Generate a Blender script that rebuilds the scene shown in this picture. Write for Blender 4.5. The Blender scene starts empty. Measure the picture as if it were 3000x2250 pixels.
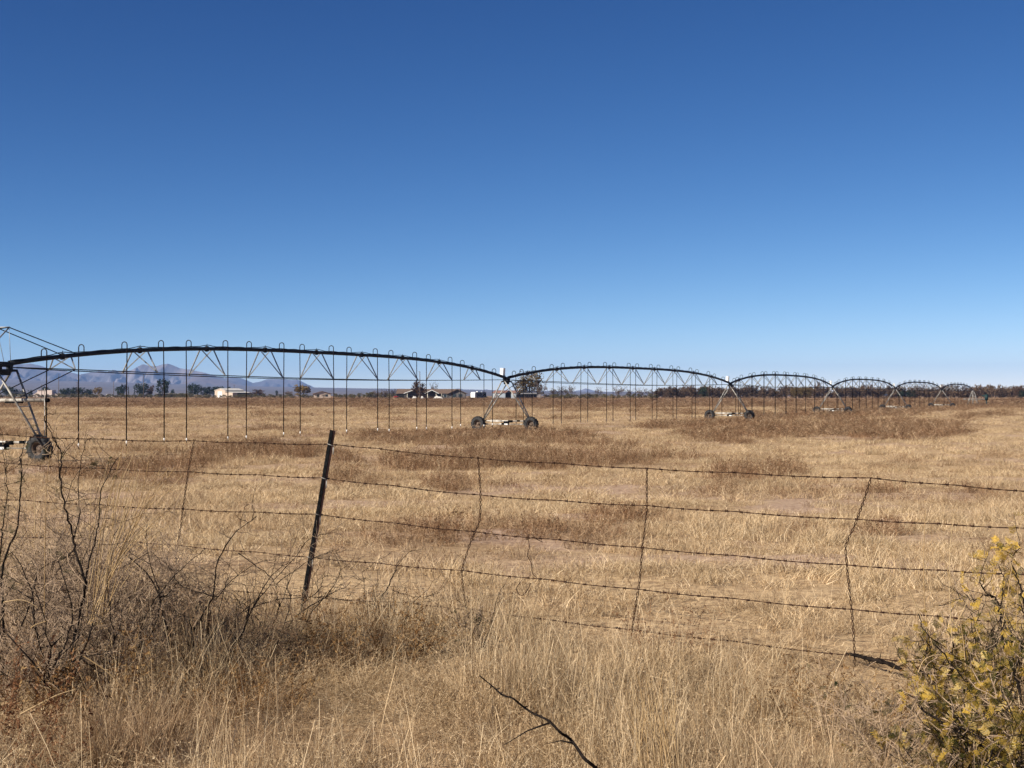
import bpy, math, random
import numpy as np
from mathutils import Vector, Matrix, Euler

# ------------------------------------------------------------------ scene, camera, sky, sun
scene = bpy.context.scene
COL = scene.collection
EYE, F, HOR = 1.6, 4000.0, 1158.0            # eye height, focal length and horizon row of a 3000 px wide frame
cam_d = bpy.data.cameras.new("camera")
cam_d.sensor_width = 36.0
cam_d.lens = 36.0 * F / 3000.0
cam_d.shift_y = (HOR - 1125.0) / 3000.0
cam_d.clip_start, cam_d.clip_end = 0.1, 60000.0
cam = bpy.data.objects.new("camera", cam_d)
cam.location = (0, 0, EYE)
cam.rotation_euler = (math.radians(90), 0, 0)
COL.objects.link(cam)
scene.camera = cam

SUN_EL = math.radians(33)
SUN_XY = Vector((-0.80, -0.60)).normalized()
sdir = Vector((SUN_XY.x * math.cos(SUN_EL), SUN_XY.y * math.cos(SUN_EL), math.sin(SUN_EL)))
world = bpy.data.worlds.new("World")
scene.world = world
world.use_nodes = True
wn, wl = world.node_tree.nodes, world.node_tree.links
wn.clear()
sky = wn.new("ShaderNodeTexSky")
sky.sky_type = 'NISHITA'
sky.sun_disc = False
sky.sun_elevation = SUN_EL
sky.sun_rotation = math.atan2(SUN_XY.x, SUN_XY.y)
sky.altitude = 1300
sky.air_density = 0.5
sky.dust_density = 0.0
sky.ozone_density = 1.0
# deep, dry-air blue: each channel of the sky gets its own contrast
EXPOSURE = 0.75
sep = wn.new("ShaderNodeSeparateColor")
com = wn.new("ShaderNodeCombineColor")
bg = wn.new("ShaderNodeBackground")
bg.inputs['Strength'].default_value = 0.1
wo = wn.new("ShaderNodeOutputWorld")
wl.new(sky.outputs[0], sep.inputs[0])
for ch, (g, k) in enumerate(((1.92, 1.99), (1.43, 1.295), (1.09, 1.117))):
    p = wn.new("ShaderNodeMath"); p.operation = 'POWER'; p.inputs[1].default_value = g
    q = wn.new("ShaderNodeMath"); q.operation = 'MULTIPLY'; q.inputs[1].default_value = k * 0.1 ** g / 0.1 / 2 ** EXPOSURE
    wl.new(sep.outputs[ch], p.inputs[0]); wl.new(p.outputs[0], q.inputs[0]); wl.new(q.outputs[0], com.inputs[ch])
wl.new(com.outputs[0], bg.inputs['Color'])
wl.new(bg.outputs[0], wo.inputs['Surface'])

sun_d = bpy.data.lights.new("sun", 'SUN')
sun_d.energy = 5.0
sun_d.angle = math.radians(0.53)
sun_d.color = (1.0, 0.93, 0.82)
sun = bpy.data.objects.new("sun", sun_d)
sun.rotation_euler = (-sdir).to_track_quat('-Z', 'Y').to_euler()
COL.objects.link(sun)

scene.view_settings.view_transform = 'Standard'
scene.view_settings.look = 'None'
scene.view_settings.exposure = EXPOSURE
scene.view_settings.gamma = 1.0
scene.render.engine = 'CYCLES'
cy = scene.cycles
cy.max_bounces = 5
cy.diffuse_bounces = 2
cy.glossy_bounces = 2
cy.transmission_bounces = 3
cy.transparent_max_bounces = 6
cy.volume_bounces = 0
cy.sample_clamp_indirect = 4.0
cy.use_denoising = True
cy.use_adaptive_sampling = False

# ------------------------------------------------------------------ helpers
def smooth(a, b, x):
    t = np.clip((x - a) / (b - a), 0, 1)
    return t * t * (3 - 2 * t)

def vnoise(x, y, seed=0):
    x = np.asarray(x, float); y = np.asarray(y, float)
    xi = np.floor(x).astype(np.int64); yi = np.floor(y).astype(np.int64)
    fx = x - xi; fy = y - yi
    fx = fx * fx * (3 - 2 * fx); fy = fy * fy * (3 - 2 * fy)
    def h(i, j):
        n = (i * 374761393 + j * 668265263 + seed * 1442695041) & 0x7fffffff
        n = ((n ^ (n >> 13)) * 1274126177) & 0x7fffffff
        n = n ^ (n >> 16)
        return (n & 0xffff) / 65535.0
    a, b, c, d = h(xi, yi), h(xi + 1, yi), h(xi, yi + 1), h(xi + 1, yi + 1)
    return (a * (1 - fx) + b * fx) * (1 - fy) + (c * (1 - fx) + d * fx) * fy

def fbm(x, y, seed=0, oct=4):
    v, a, t = 0, 0.5, 0
    for i in range(oct):
        v = v + a * vnoise(np.asarray(x) * 2 ** i, np.asarray(y) * 2 ** i, seed + i * 7)
        t += a; a *= 0.5
    return v / t

GY = [-60, 12, 18, 30, 45, 56, 300, 450, 600, 1000, 2000, 14000]
GZ = [0, 0, -0.22, -0.70, -1.02, -1.08, -1.08, -0.5, 0.1, 0.2, 0.25, 0.3]
def ground(x, y):
    x = np.asarray(x, float); y = np.asarray(y, float)
    z = np.interp(y, GY, GZ)
    near = smooth(300, 60, y) if True else 0
    z = z + near * (0.10 * (fbm(x * 0.45, y * 0.45, 3, 3) - 0.5) + 0.05 * (vnoise(x * 2.1, y * 2.1, 5) - 0.5))
    z = z + smooth(120, 300, y) * smooth(560, 400, y) * 0.2 * (vnoise(x * 0.02, y * 0.02, 9) - 0.5)
    return z
def g1(x, y):
    return float(ground(x, y))

def W(px, py, y):
    """world point seen at photo pixel (px, py) at depth y"""
    return Vector(((px - 1500) / F * y, y, EYE - (py - HOR) / F * y))
def topx(x, y, z):
    return 1500 + F * x / y, HOR + F * (EYE - z) / y

def link(o, parent=None):
    COL.objects.link(o)
    if parent is not None:
        o.parent = parent
    return o

def empty(name, loc, rz=0.0):
    o = bpy.data.objects.new(name, None)
    o.location = loc
    o.rotation_euler = (0, 0, rz)
    o.empty_display_size = 0.2
    COL.objects.link(o)
    return o

def tag(o, label=None, cat=None, group=None, kind=None):
    if label: o["label"] = label
    if cat: o["category"] = cat
    if group: o["group"] = group
    if kind: o["kind"] = kind
    return o

def copy_tree(o, parent=None):
    c = o.copy()
    COL.objects.link(c)
    if parent is not None:
        c.parent = parent
    for ch in list(o.children):
        copy_tree(ch, c)
    return c

class MB:
    """collects shapes into one mesh"""
    def __init__(s):
        s.v, s.f, s.sm, s.tone = [], [], [], []
    def add(s, vs, fs, smooth=False, tone=0.5):
        b = len(s.v)
        s.v.extend([tuple(v) for v in vs])
        s.tone.extend([tone] * len(vs))
        s.f.extend([tuple(b + i for i in f) for f in fs])
        s.sm.extend([smooth] * len(fs))
    def box(s, c, size, rot=None, taper=1.0):
        x, y, z = size[0] / 2, size[1] / 2, size[2] / 2
        vs = [Vector((sx * x * (taper if sz > 0 else 1), sy * y * (taper if sz > 0 else 1), sz * z)) for sz in (-1, 1) for sy in (-1, 1) for sx in (-1, 1)]
        if rot is not None:
            m = rot if isinstance(rot, Matrix) else Euler(rot).to_matrix()
            vs = [m @ v for v in vs]
        c = Vector(c)
        s.add([v + c for v in vs], [(0, 2, 3, 1), (4, 5, 7, 6), (0, 1, 5, 4), (2, 6, 7, 3), (0, 4, 6, 2), (1, 3, 7, 5)])
    def bar(s, a, b, w, h=None):
        """square bar from a to b"""
        a, b = Vector(a), Vector(b)
        d = b - a
        q = d.to_track_quat('Z', 'Y').to_matrix()
        s.box((a + b) / 2, (w, h or w, d.length), q)
    def tube(s, pts, r, k=6, caps=True, tone=0.5):
        pts = [Vector(p) for p in pts]
        n = len(pts)
        rr = r if hasattr(r, '__len__') else [r] * n
        t = (pts[1] - pts[0]).normalized()
        ref = Vector((0, 0, 1)) if abs(t.z) < 0.9 else Vector((1, 0, 0))
        u = t.cross(ref).normalized()
        vs, fs = [], []
        cs = [(math.cos(2 * math.pi * i / k), math.sin(2 * math.pi * i / k)) for i in range(k)]
        for i in range(n):
            if i == 0: t = pts[1] - pts[0]
            elif i == n - 1: t = pts[-1] - pts[-2]
            else: t = pts[i + 1] - pts[i - 1]
            if t.length < 1e-9: t = Vector((0, 0, 1))
            t = t.normalized()
            u = (u - t * u.dot(t))
            if u.length < 1e-6: u = t.orthogonal()
            u.normalize()
            w = t.cross(u)
            for (c, sn) in cs:
                vs.append(pts[i] + (u * c + w * sn) * rr[i])
        for i in range(n - 1):
            for j in range(k):
                a, b = i * k + j, i * k + (j + 1) % k
                fs.append((a, b, b + k, a + k))
        if caps:
            fs.append(tuple(range(k - 1, -1, -1)))
            fs.append(tuple(range((n - 1) * k, n * k)))
        s.add(vs, fs, k > 4, tone)
    def lathe(s, prof, k=24, axis='Y', c=(0, 0, 0)):
        """profile of (radius, along) spun round an axis"""
        vs, fs = [], []
        c = Vector(c)
        for (r, a) in prof:
            for j in range(k):
                th = 2 * math.pi * j / k
                p, q = r * math.cos(th), r * math.sin(th)
                vs.append(c + (Vector((p, a, q)) if axis == 'Y' else Vector((a, p, q)) if axis == 'X' else Vector((p, q, a))))
        for i in range(len(prof) - 1):
            for j in range(k):
                a, b = i * k + j, i * k + (j + 1) % k
                fs.append((a, b, b + k, a + k))
        s.add(vs, fs, True)
    def quads(s, P, U, V, tone):
        """many quads: centres P, half edges U and V"""
        b = len(s.v)
        n = len(P)
        vs = np.stack([P - U - V, P + U - V, P + U + V, P - U + V], 1).reshape(-1, 3)
        s.v.extend(map(tuple, vs.tolist()))
        s.tone.extend(np.repeat(tone, 4).tolist())
        s.f.extend([(b + 4 * i, b + 4 * i + 1, b + 4 * i + 2, b + 4 * i + 3) for i in range(n)])
        s.sm.extend([False] * n)
    def mesh(s, name, mat):
        me = bpy.data.meshes.new(name)
        me.from_pydata(s.v, [], s.f)
        me.polygons.foreach_set("use_smooth", s.sm)
        at = me.attributes.new("tone", 'FLOAT', 'POINT')
        at.data.foreach_set("value", np.array(s.tone, np.float32))
        if mat: me.materials.append(mat)
        me.update()
        return me
    def build(s, name, mat, parent=None):
        o = bpy.data.objects.new(name, s.mesh(name, mat))
        return link(o, parent)

# ------------------------------------------------------------------ materials
def mat(name, col, col2=None, rough=0.8, scale=6.0, metal=0.0, bump=0.0, detail=5.0, lo=0.35, hi=0.65, stretch=None, spec=0.3):
    m = bpy.data.materials.new(name)
    m.use_nodes = True
    N, L = m.node_tree.nodes, m.node_tree.links
    b = N["Principled BSDF"]
    b.inputs['Roughness'].default_value = rough
    b.inputs['Metallic'].default_value = metal
    b.inputs['Specular IOR Level'].default_value = spec
    col2 = col2 or tuple(c * 0.72 for c in col)
    tc = N.new("ShaderNodeTexCoord")
    nz = N.new("ShaderNodeTexNoise")
    nz.inputs['Scale'].default_value = scale
    nz.inputs['Detail'].default_value = detail
    src = tc.outputs['Object']
    if stretch:
        mp = N.new("ShaderNodeMapping")
        mp.inputs['Scale'].default_value = stretch
        L.new(src, mp.inputs['Vector']); src = mp.outputs[0]
    L.new(src, nz.inputs['Vector'])
    mr = N.new("ShaderNodeMapRange")
    mr.inputs['From Min'].default_value = lo
    mr.inputs['From Max'].default_value = hi
    L.new(nz.outputs[0], mr.inputs[0])
    mx = N.new("ShaderNodeMix"); mx.data_type = 'RGBA'
    mx.inputs['A'].default_value = (*col2, 1)
    mx.inputs['B'].default_value = (*col, 1)
    L.new(mr.outputs[0], mx.inputs['Factor'])
    L.new(mx.outputs['Result'], b.inputs['Base Color'])
    if bump:
        bp = N.new("ShaderNodeBump")
        bp.inputs['Strength'].default_value = bump
        bp.inputs['Distance'].default_value = 0.02
        L.new(nz.outputs[0], bp.inputs['Height'])
        L.new(bp.outputs[0], b.inputs['Normal'])
    return m

def leafmat(name, cols, instanced=False, weed=None, transl=0.3, var=0.25):
    """foliage or straw: tone (per blade) runs through cols; instanced clumps may lean to a second set by their tint"""
    m = bpy.data.materials.new(name)
    m.use_nodes = True
    N, L = m.node_tree.nodes, m.node_tree.links
    N.clear()
    out = N.new("ShaderNodeOutputMaterial")
    at = N.new("ShaderNodeAttribute"); at.attribute_name = "tone"
    def ramp(cs):
        r = N.new("ShaderNodeValToRGB")
        e = r.color_ramp.elements
        while len(e) < len(cs): e.new(0.5)
        for i, c in enumerate(cs):
            e[i].position = i / max(1, len(cs) - 1)
            e[i].color = (*c, 1)
        L.new(at.outputs['Fac'], r.inputs[0])
        return r.outputs[0]
    c = ramp(cols)
    if instanced:
        ti = N.new("ShaderNodeAttribute"); ti.attribute_type = 'INSTANCER'; ti.attribute_name = "tint"
        if weed:
            mx = N.new("ShaderNodeMix"); mx.data_type = 'RGBA'
            L.new(ti.outputs['Fac'], mx.inputs['Factor'])
            L.new(c, mx.inputs['A'])
            L.new(ramp(weed), mx.inputs['B'])
            c = mx.outputs['Result']
    oi = N.new("ShaderNodeObjectInfo")
    mr = N.new("ShaderNodeMapRange")
    mr.inputs['To Min'].default_value = 1 - var
    mr.inputs['To Max'].default_value = 1 + var
    L.new(oi.outputs['Random'], mr.inputs[0])
    mu = N.new("ShaderNodeVectorMath"); mu.operation = 'SCALE'
    L.new(c, mu.inputs[0]); L.new(mr.outputs[0], mu.inputs['Scale'])
    d = N.new("ShaderNodeBsdfDiffuse"); t = N.new("ShaderNodeBsdfTranslucent")
    L.new(mu.outputs[0], d.inputs['Color']); L.new(mu.outputs[0], t.inputs['Color'])
    ms = N.new("ShaderNodeMixShader"); ms.inputs[0].default_value = transl
    L.new(d.outputs[0], ms.inputs[1]); L.new(t.outputs[0], ms.inputs[2])
    L.new(ms.outputs[0], out.inputs['Surface'])
    return m

M = {}
M['pipe'] = mat('shade_darkened_steel', (0.022, 0.025, 0.031), (0.010, 0.011, 0.014), rough=0.65, scale=3, spec=0.15)  # galvanised pipe's shaded side put into the base colour
M['galv'] = mat('galvanised_steel', (0.33, 0.31, 0.275), (0.13, 0.115, 0.10), rough=0.55, scale=2.2, metal=0.2, bump=0.1, lo=.42, hi=.58)
M['strut'] = mat('galvanised_angle', (0.30, 0.31, 0.32), (0.19, 0.20, 0.21), rough=0.5, scale=4, metal=0.3)
M['rod'] = mat('dark_rod', (0.022, 0.026, 0.032), rough=0.7, scale=5, spec=.1)
M['hose'] = mat('brown_black_hose', (0.014, 0.008, 0.007), (0.007, 0.005, 0.005), rough=0.8, scale=8, spec=.06)
M['hook'] = mat('grey_gooseneck', (0.03, 0.036, 0.045), rough=0.7, scale=8, spec=.1)
M['white'] = mat('white_paint', (0.80, 0.79, 0.76), (0.66, 0.64, 0.60), rough=0.5, scale=5)
M['cream'] = mat('cream_paint', (0.72, 0.66, 0.54), (0.55, 0.49, 0.38), rough=0.6, scale=4)
M['rubber'] = mat('dusty_rubber', (0.045, 0.043, 0.042), (0.018, 0.018, 0.019), rough=0.85, scale=9, bump=0.2)
M['rim'] = mat('rusty_rim', (0.15, 0.105, 0.075), (0.05, 0.033, 0.023), rough=0.7, scale=7)
M['black'] = mat('black_paint', (0.007, 0.007, 0.008), (0.003, 0.003, 0.003), rough=0.8, scale=5, spec=.05)
M['dull'] = mat('dull_white_zinc', (0.50, 0.47, 0.41), (0.24, 0.21, 0.175), rough=0.7, scale=2.6, lo=.42, hi=.58)
M['rust'] = mat('rust', (0.055, 0.028, 0.018), (0.02, 0.010, 0.007), rough=0.9, scale=40, spec=.05)
M['postside'] = mat('faded_red_post_paint', (0.24, 0.13, 0.10), (0.13, 0.07, 0.05), rough=0.8, scale=30)
M['teal'] = mat('dark_green_enamel', (0.006, 0.028, 0.027), rough=0.6, scale=5)
M['bark'] = mat('dark_bark', (0.020, 0.015, 0.012), (0.007, 0.0055, 0.005), rough=0.95, scale=30, bump=0.4, spec=.05)
M['twig'] = mat('grey_twigs', (0.42, 0.30, 0.20), (0.14, 0.095, 0.06), rough=0.95, scale=12)
M['brown_twig'] = mat('brown_twigs', (0.30, 0.19, 0.11), (0.13, 0.08, 0.045), rough=0.95, scale=12)
M['wood'] = mat('weathered_pole', (0.13, 0.10, 0.075), (0.07, 0.055, 0.045), rough=0.9, scale=2)
M['far_wall'] = mat('cream_siding', (0.50, 0.40, 0.31), (0.42, 0.33, 0.26), rough=0.8, scale=0.6)
M['pink_wall'] = mat('pale_pink_stucco', (0.60, 0.49, 0.42), (0.50, 0.40, 0.34), rough=0.8, scale=0.5)
M['tin'] = mat('pale_sheet_roof', (0.70, 0.66, 0.58), (0.52, 0.48, 0.42), rough=0.5, scale=0.4, stretch=(6, 0.5, 1))
M['roof_brown'] = mat('brown_shingle', (0.155, 0.10, 0.072), (0.10, 0.068, 0.05), rough=0.9, scale=1.5)
M['roof_grey'] = mat('grey_roof', (0.22, 0.21, 0.21), (0.15, 0.14, 0.14), rough=0.8, scale=1)
M['roof_red'] = mat('rusty_sheet_roof', (0.26, 0.14, 0.10), (0.17, 0.10, 0.08), rough=0.8, scale=0.8, stretch=(6, 0.6, 1))
M['dark_wall'] = mat('dark_siding', (0.075, 0.065, 0.060), (0.05, 0.043, 0.04), rough=0.85, scale=1)
M['grey_wall'] = mat('grey_siding', (0.13, 0.115, 0.11), (0.10, 0.09, 0.085), rough=0.85, scale=1)
M['blue_wall'] = mat('blue_grey_sheet', (0.27, 0.30, 0.33), (0.20, 0.23, 0.26), rough=0.6, scale=1, stretch=(5, 5, 0.5))
M['void'] = mat('interior_shade', (0.012, 0.011, 0.011), rough=0.9, scale=1)  # near-black colour standing in for shade inside openings
M['glass'] = mat('window_glass', (0.02, 0.028, 0.032), rough=0.12, scale=1, spec=0.5)
M['red'] = mat('red_paint', (0.42, 0.03, 0.03), (0.30, 0.02, 0.02), rough=0.45, scale=3)
M['tarp'] = mat('white_tarp', (0.66, 0.62, 0.56), (0.48, 0.45, 0.40), rough=0.7, scale=2)
M['rv_grey'] = mat('rv_grey_side', (0.16, 0.165, 0.185), (0.12, 0.125, 0.14), rough=0.4, scale=2)

# straw, weeds, leaves
STRAW = [(0.13, 0.074, 0.033), (0.34, 0.232, 0.128), (0.545, 0.40, 0.235), (0.74, 0.585, 0.385)]
WEED = [(0.070, 0.034, 0.018), (0.155, 0.078, 0.041), (0.24, 0.132, 0.072), (0.37, 0.235, 0.135)]
M['straw'] = leafmat('dry_straw', STRAW, True, WEED, transl=.18)
M['weed'] = leafmat('brown_weeds', WEED, True, STRAW, transl=.15)
M['tuft'] = leafmat('pale_straw_tuft', [(0.26, 0.16, 0.075), (0.46, 0.31, 0.155), (0.60, 0.45, 0.26)], var=0.05)
M['redweed'] = leafmat('red_brown_weed', [(0.045, 0.016, 0.009), (0.14, 0.055, 0.028), (0.26, 0.13, 0.065), (0.42, 0.27, 0.15)], var=0.1)
M['orangeweed'] = leafmat('orange_brown_weed', [(0.06, 0.03, 0.013), (0.17, 0.085, 0.033), (0.28, 0.155, 0.065), (0.40, 0.26, 0.12)], var=0.1)
M['yellow'] = leafmat('yellowing_leaflets', [(0.022, 0.024, 0.009), (0.085, 0.078, 0.020), (0.34, 0.225, 0.045), (0.56, 0.355, 0.062), (0.62, 0.48, 0.22)], var=0.1)
M['dkleaf'] = leafmat('dark_leaflets', [(0.02, 0.024, 0.012), (0.05, 0.055, 0.025), (0.09, 0.09, 0.04)], var=0.1)
M['juniper'] = leafmat('dark_evergreen', [(0.012, 0.018, 0.011), (0.026, 0.036, 0.020), (0.048, 0.060, 0.033)], transl=0.15)
M['olive'] = leafmat('olive_scrub', [(0.06, 0.052, 0.025), (0.115, 0.098, 0.048), (0.19, 0.16, 0.085)], transl=0.2)
M['cotton'] = leafmat('fading_cottonwood', [(0.045, 0.031, 0.012), (0.11, 0.074, 0.028), (0.18, 0.125, 0.052)], transl=0.2)
M['mustard'] = leafmat('mustard_leaves', [(0.08, 0.05, 0.012), (0.15, 0.095, 0.02), (0.22, 0.145, 0.035)], transl=0.2)
M['orchardtwig'] = leafmat('orchard_twig_haze', [(0.05, 0.031, 0.018), (0.115, 0.073, 0.044), (0.185, 0.125, 0.078)], transl=0.1)
M['greytwig'] = leafmat('leafless_twig_haze', [(0.065, 0.044, 0.033), (0.11, 0.077, 0.057), (0.17, 0.125, 0.095)], transl=0.1)
M['browntwig'] = leafmat('brown_twig_haze', [(0.05, 0.027, 0.016), (0.10, 0.057, 0.034), (0.16, 0.095, 0.058)], transl=0.1)
M['treebark'] = mat('grey_brown_bark', (0.085, 0.062, 0.048), (0.05, 0.037, 0.03), rough=0.95, scale=3)

# ------------------------------------------------------------------ where weeds, bare dirt and straw lie (photo rows turned into ground)
PATCH = [  # px, py, rx, ry, strength : brown weed stands
    (640, 1325, 110, 22, .8), (830, 1325, 120, 20, .7), (1180, 1285, 170, 22, .5), (1330, 1290, 130, 18, .7),
    (1500, 1352, 330, 24, .9), (1250, 1360, 160, 28, .6), (1760, 1345, 130, 22, .8), (1060, 1400, 130, 26, .5), (1330, 1425, 90, 22, .6),
    (1960, 1250, 90, 12, .9), (1680, 1275, 60, 10, .8), (2080, 1270, 120, 14, .6), (2350, 1262, 260, 22, .9), (2620, 1262, 230, 30, 1.0), (2800, 1258, 60, 22, .9),
    (2140, 1285, 140, 18, .5), (2250, 1225, 110, 10, .8), (2450, 1228, 80, 10, .6), (2600, 1215, 100, 8, .7), (2160, 1400, 110, 22, .8), (2290, 1390, 60, 18, .9),
    (2140, 1440, 90, 24, .7), (2320, 1440, 130, 22, .5), (2600, 1450, 90, 20, .6), (2830, 1460, 120, 26, .5), (2600, 1360, 150, 12, .3),
    (2320, 1560, 70, 20, .5), (2560, 1560, 120, 22, .4), (2900, 1640, 70, 18, .5), (300, 1385, 170, 25, .4), (480, 1400, 110, 30, .4), (1800, 1520, 200, 25, .35),
    (1000, 1345, 60, 20, .5), (760, 1305, 70, 14, .5), (2950, 1330, 120, 14, .3), (2450, 1212, 130, 10, 1.0), (2620, 1205, 110, 7, 1.0), (2760, 1200, 90, 5, 1.0), (2150, 1242, 120, 10, .9), (1500, 1272, 120, 10, .8), (2400, 1205, 120, 5, .5), (2850, 1225, 70, 5, .5)]
DIRT = [(1560, 1428, 150, 14, .9), (1420, 1440, 130, 10, .6), (1800, 1432, 150, 12, .8), (1480, 1575, 120, 22, .9), (1660, 1600, 140, 16, .7), (1300, 1530, 110, 14, .5),
        (2050, 1625, 160, 20, .8), (2350, 1640, 200, 24, .9), (2660, 1665, 170, 26, .9), (2700, 1580, 150, 22, .5), (2080, 1430, 140, 8, .5), (2450, 1425, 80, 8, .7),
        (2985, 1425, 30, 8, .8), (1150, 1560, 150, 16, .3), (2250, 1590, 120, 14, .4), (1960, 1640, 120, 10, .5), (2860, 1300, 100, 6, .4)]
PALE = [(2700, 1312, 480, 20, 1.0), (2960, 1262, 150, 36, .9), (1530, 1312, 190, 9, .9), (2440, 1350, 170, 16, .9), (1250, 1222, 400, 8, .6), (600, 1240, 400, 6, .6), (500, 1210, 500, 5, .6), (1050, 1250, 350, 8, .7),
        (1900, 1262, 120, 8, .6), (1900, 1475, 300, 22, .5), (1650, 1690, 420, 40, .6), (2350, 1760, 260, 50, .6), (2300, 1500, 220, 14, .5)]
TRACKS = [math.hypot(x - 110.4, y - 327.0) for x, y in ((-20.83, 56.0), (-0.41, 102.0), (23.40, 146.3), (45.05, 191.7))]
def ell(px, py, table):
    r = np.zeros_like(px)
    for (cx, cy_, rx, ry, s) in table:
        q = ((px - cx) / rx) ** 2 + ((py - cy_) / ry) ** 2
        r = np.maximum(r, s * np.clip(1.35 - q, 0, 1))
    return r
def weed_at(x, y):
    px, py = 1500 + F * x / y, HOR + F * (EYE - np.interp(y, GY, GZ)) / y
    wob = 40 * (fbm(x * 0.5, y * 0.35, 21, 3) - .5)
    w = ell(px + wob, py + wob * .3, PATCH) * (.35 + .95 * smooth(.30, .62, fbm(x * .55, y * .22, 23, 3)))
    pale = ell(px + wob, py + wob * .2, PALE)
    w = np.maximum(w, 0.55 * smooth(.58, .75, fbm(x * .16, y * .11, 31, 3))) * (1 - .9 * pale)
    far = smooth(270, 330, y) * (0.45 + 0.55 * smooth(.35, .6, vnoise(x * .012, y * .035, 41)))
    return np.clip(np.maximum(w, far), 0, 1)
def dirt_at(x, y):
    px, py = 1500 + F * x / y, HOR + F * (EYE - np.interp(y, GY, GZ)) / y
    wob = 60 * (fbm(x * 0.6, y * 0.4, 27, 3) - .5)
    rad = np.hypot(x - 110.4, y - 327.0)
    tr = np.zeros_like(rad)
    for q in TRACKS: tr = np.maximum(tr, .75 * smooth(.75, .3, np.abs(rad - q - .5)))
    return np.clip(np.maximum(np.maximum(ell(px + wob, py + wob * .2, DIRT), tr), .75 * smooth(.54, .72, fbm(x * .30, y * .22, 51, 3))), 0, 1)

# ------------------------------------------------------------------ ground sheet
def build_ground():
    ys = [-60, -30, -10, 0]
    y, st = 2.0, 0.25
    while y < 12900:
        ys.append(y)
        st = 0.22 if y < 14 else min(700, st * 1.022 + 0.004)
        y += st
    ys.append(12900.0)
    ys = np.array(ys)
    us = np.linspace(-1, 1, 181)
    hw = np.where(ys < 0, 40, 26 + 0.60 * np.clip(ys, 0, None))
    X = us[None, :] * hw[:, None]
    Y = np.repeat(ys[:, None], len(us), 1)
    Z = ground(X, np.clip(Y, 0.5, None))
    V = np.stack([X, Y, Z], 2).reshape(-1, 3)
    nx = len(us)
    i = np.arange((len(ys) - 1) * nx).reshape(len(ys) - 1, nx)[:, :-1].ravel()
    faces = np.stack([i, i + 1, i + nx + 1, i + nx], 1)
    me = bpy.data.meshes.new("field_ground")
    me.from_pydata(V.tolist(), [], faces.tolist())
    me.polygons.foreach_set("use_smooth", [True] * len(faces))
    xs, yy = V[:, 0], np.clip(V[:, 1], 3, None)
    for nm, fn in (("weed", weed_at), ("dirt", dirt_at)):
        a = me.attributes.new(nm, 'FLOAT', 'POINT')
        a.data.foreach_set("value", fn(xs, yy).astype(np.float32))
    m = bpy.data.materials.new("dry_field_soil")
    m.use_nodes = True
    N, L = m.node_tree.nodes, m.node_tree.links
    b = N["Principled BSDF"]; b.inputs['Roughness'].default_value = 0.95; b.inputs['Specular IOR Level'].default_value = 0.1
    tc = N.new("ShaderNodeTexCoord")
    def noise(scale, stretch=(1, 1, 1), det=6, lo=.4, hi=.6):
        mp = N.new("ShaderNodeMapping"); mp.inputs['Scale'].default_value = stretch
        L.new(tc.outputs['Object'], mp.inputs['Vector'])
        n = N.new("ShaderNodeTexNoise"); n.inputs['Scale'].default_value = scale; n.inputs['Detail'].default_value = det
        n.inputs['Roughness'].default_value = .65
        L.new(mp.outputs[0], n.inputs['Vector'])
        r = N.new("ShaderNodeMapRange"); r.inputs['From Min'].default_value = lo; r.inputs['From Max'].default_value = hi
        L.new(n.outputs[0], r.inputs[0])
        return r.outputs[0], n.outputs[0]
    def mix(f, a, c):
        x = N.new("ShaderNodeMix"); x.data_type = 'RGBA'
        for sock, v in (('A', a), ('B', c)):
            if isinstance(v, tuple): x.inputs[sock].default_value = (*v, 1)
            else: L.new(v, x.inputs[sock])
        L.new(f, x.inputs['Factor'])
        return x.outputs['Result']
    def attr(nm):
        a = N.new("ShaderNodeAttribute"); a.attribute_name = nm
        return a.outputs['Fac']
    f1, _ = noise(0.9, (0.12, 1.0, 1), 5, .42, .60)          # mown streaks
    f2, raw = noise(9, (1, 1, 1), 8, .38, .62)               # litter
    f3, _ = noise(0.16, (0.08, 1, 1), 4, .42, .58)
    straw = mix(f2, (0.24, 0.155, 0.085), (0.60, 0.43, 0.245))
    straw2 = mix(f2, (0.19, 0.118, 0.066), (0.44, 0.295, 0.165))
    c = mix(f1, straw2, straw)
    c = mix(f3, c, mix(f2, (0.31, 0.205, 0.115), (0.56, 0.395, 0.22)))
    c = mix(attr("weed"), c, mix(f2, (0.10, 0.052, 0.026), (0.24, 0.135, 0.07)))
    c = mix(attr("dirt"), c, mix(f2, (0.30, 0.195, 0.13), (0.49, 0.345, 0.25)))
    L.new(c, b.inputs['Base Color'])
    bp = N.new("ShaderNodeBump"); bp.inputs['Strength'].default_value = .6; bp.inputs['Distance'].default_value = .05
    L.new(raw, bp.inputs['Height']); L.new(bp.outputs[0], b.inputs['Normal'])
    me.materials.append(m)
    o = bpy.data.objects.new("field_ground", me)
    link(o)
    tag(o, "flat dry straw coloured field reaching to the horizon", "ground", kind="structure")
build_ground()

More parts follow.
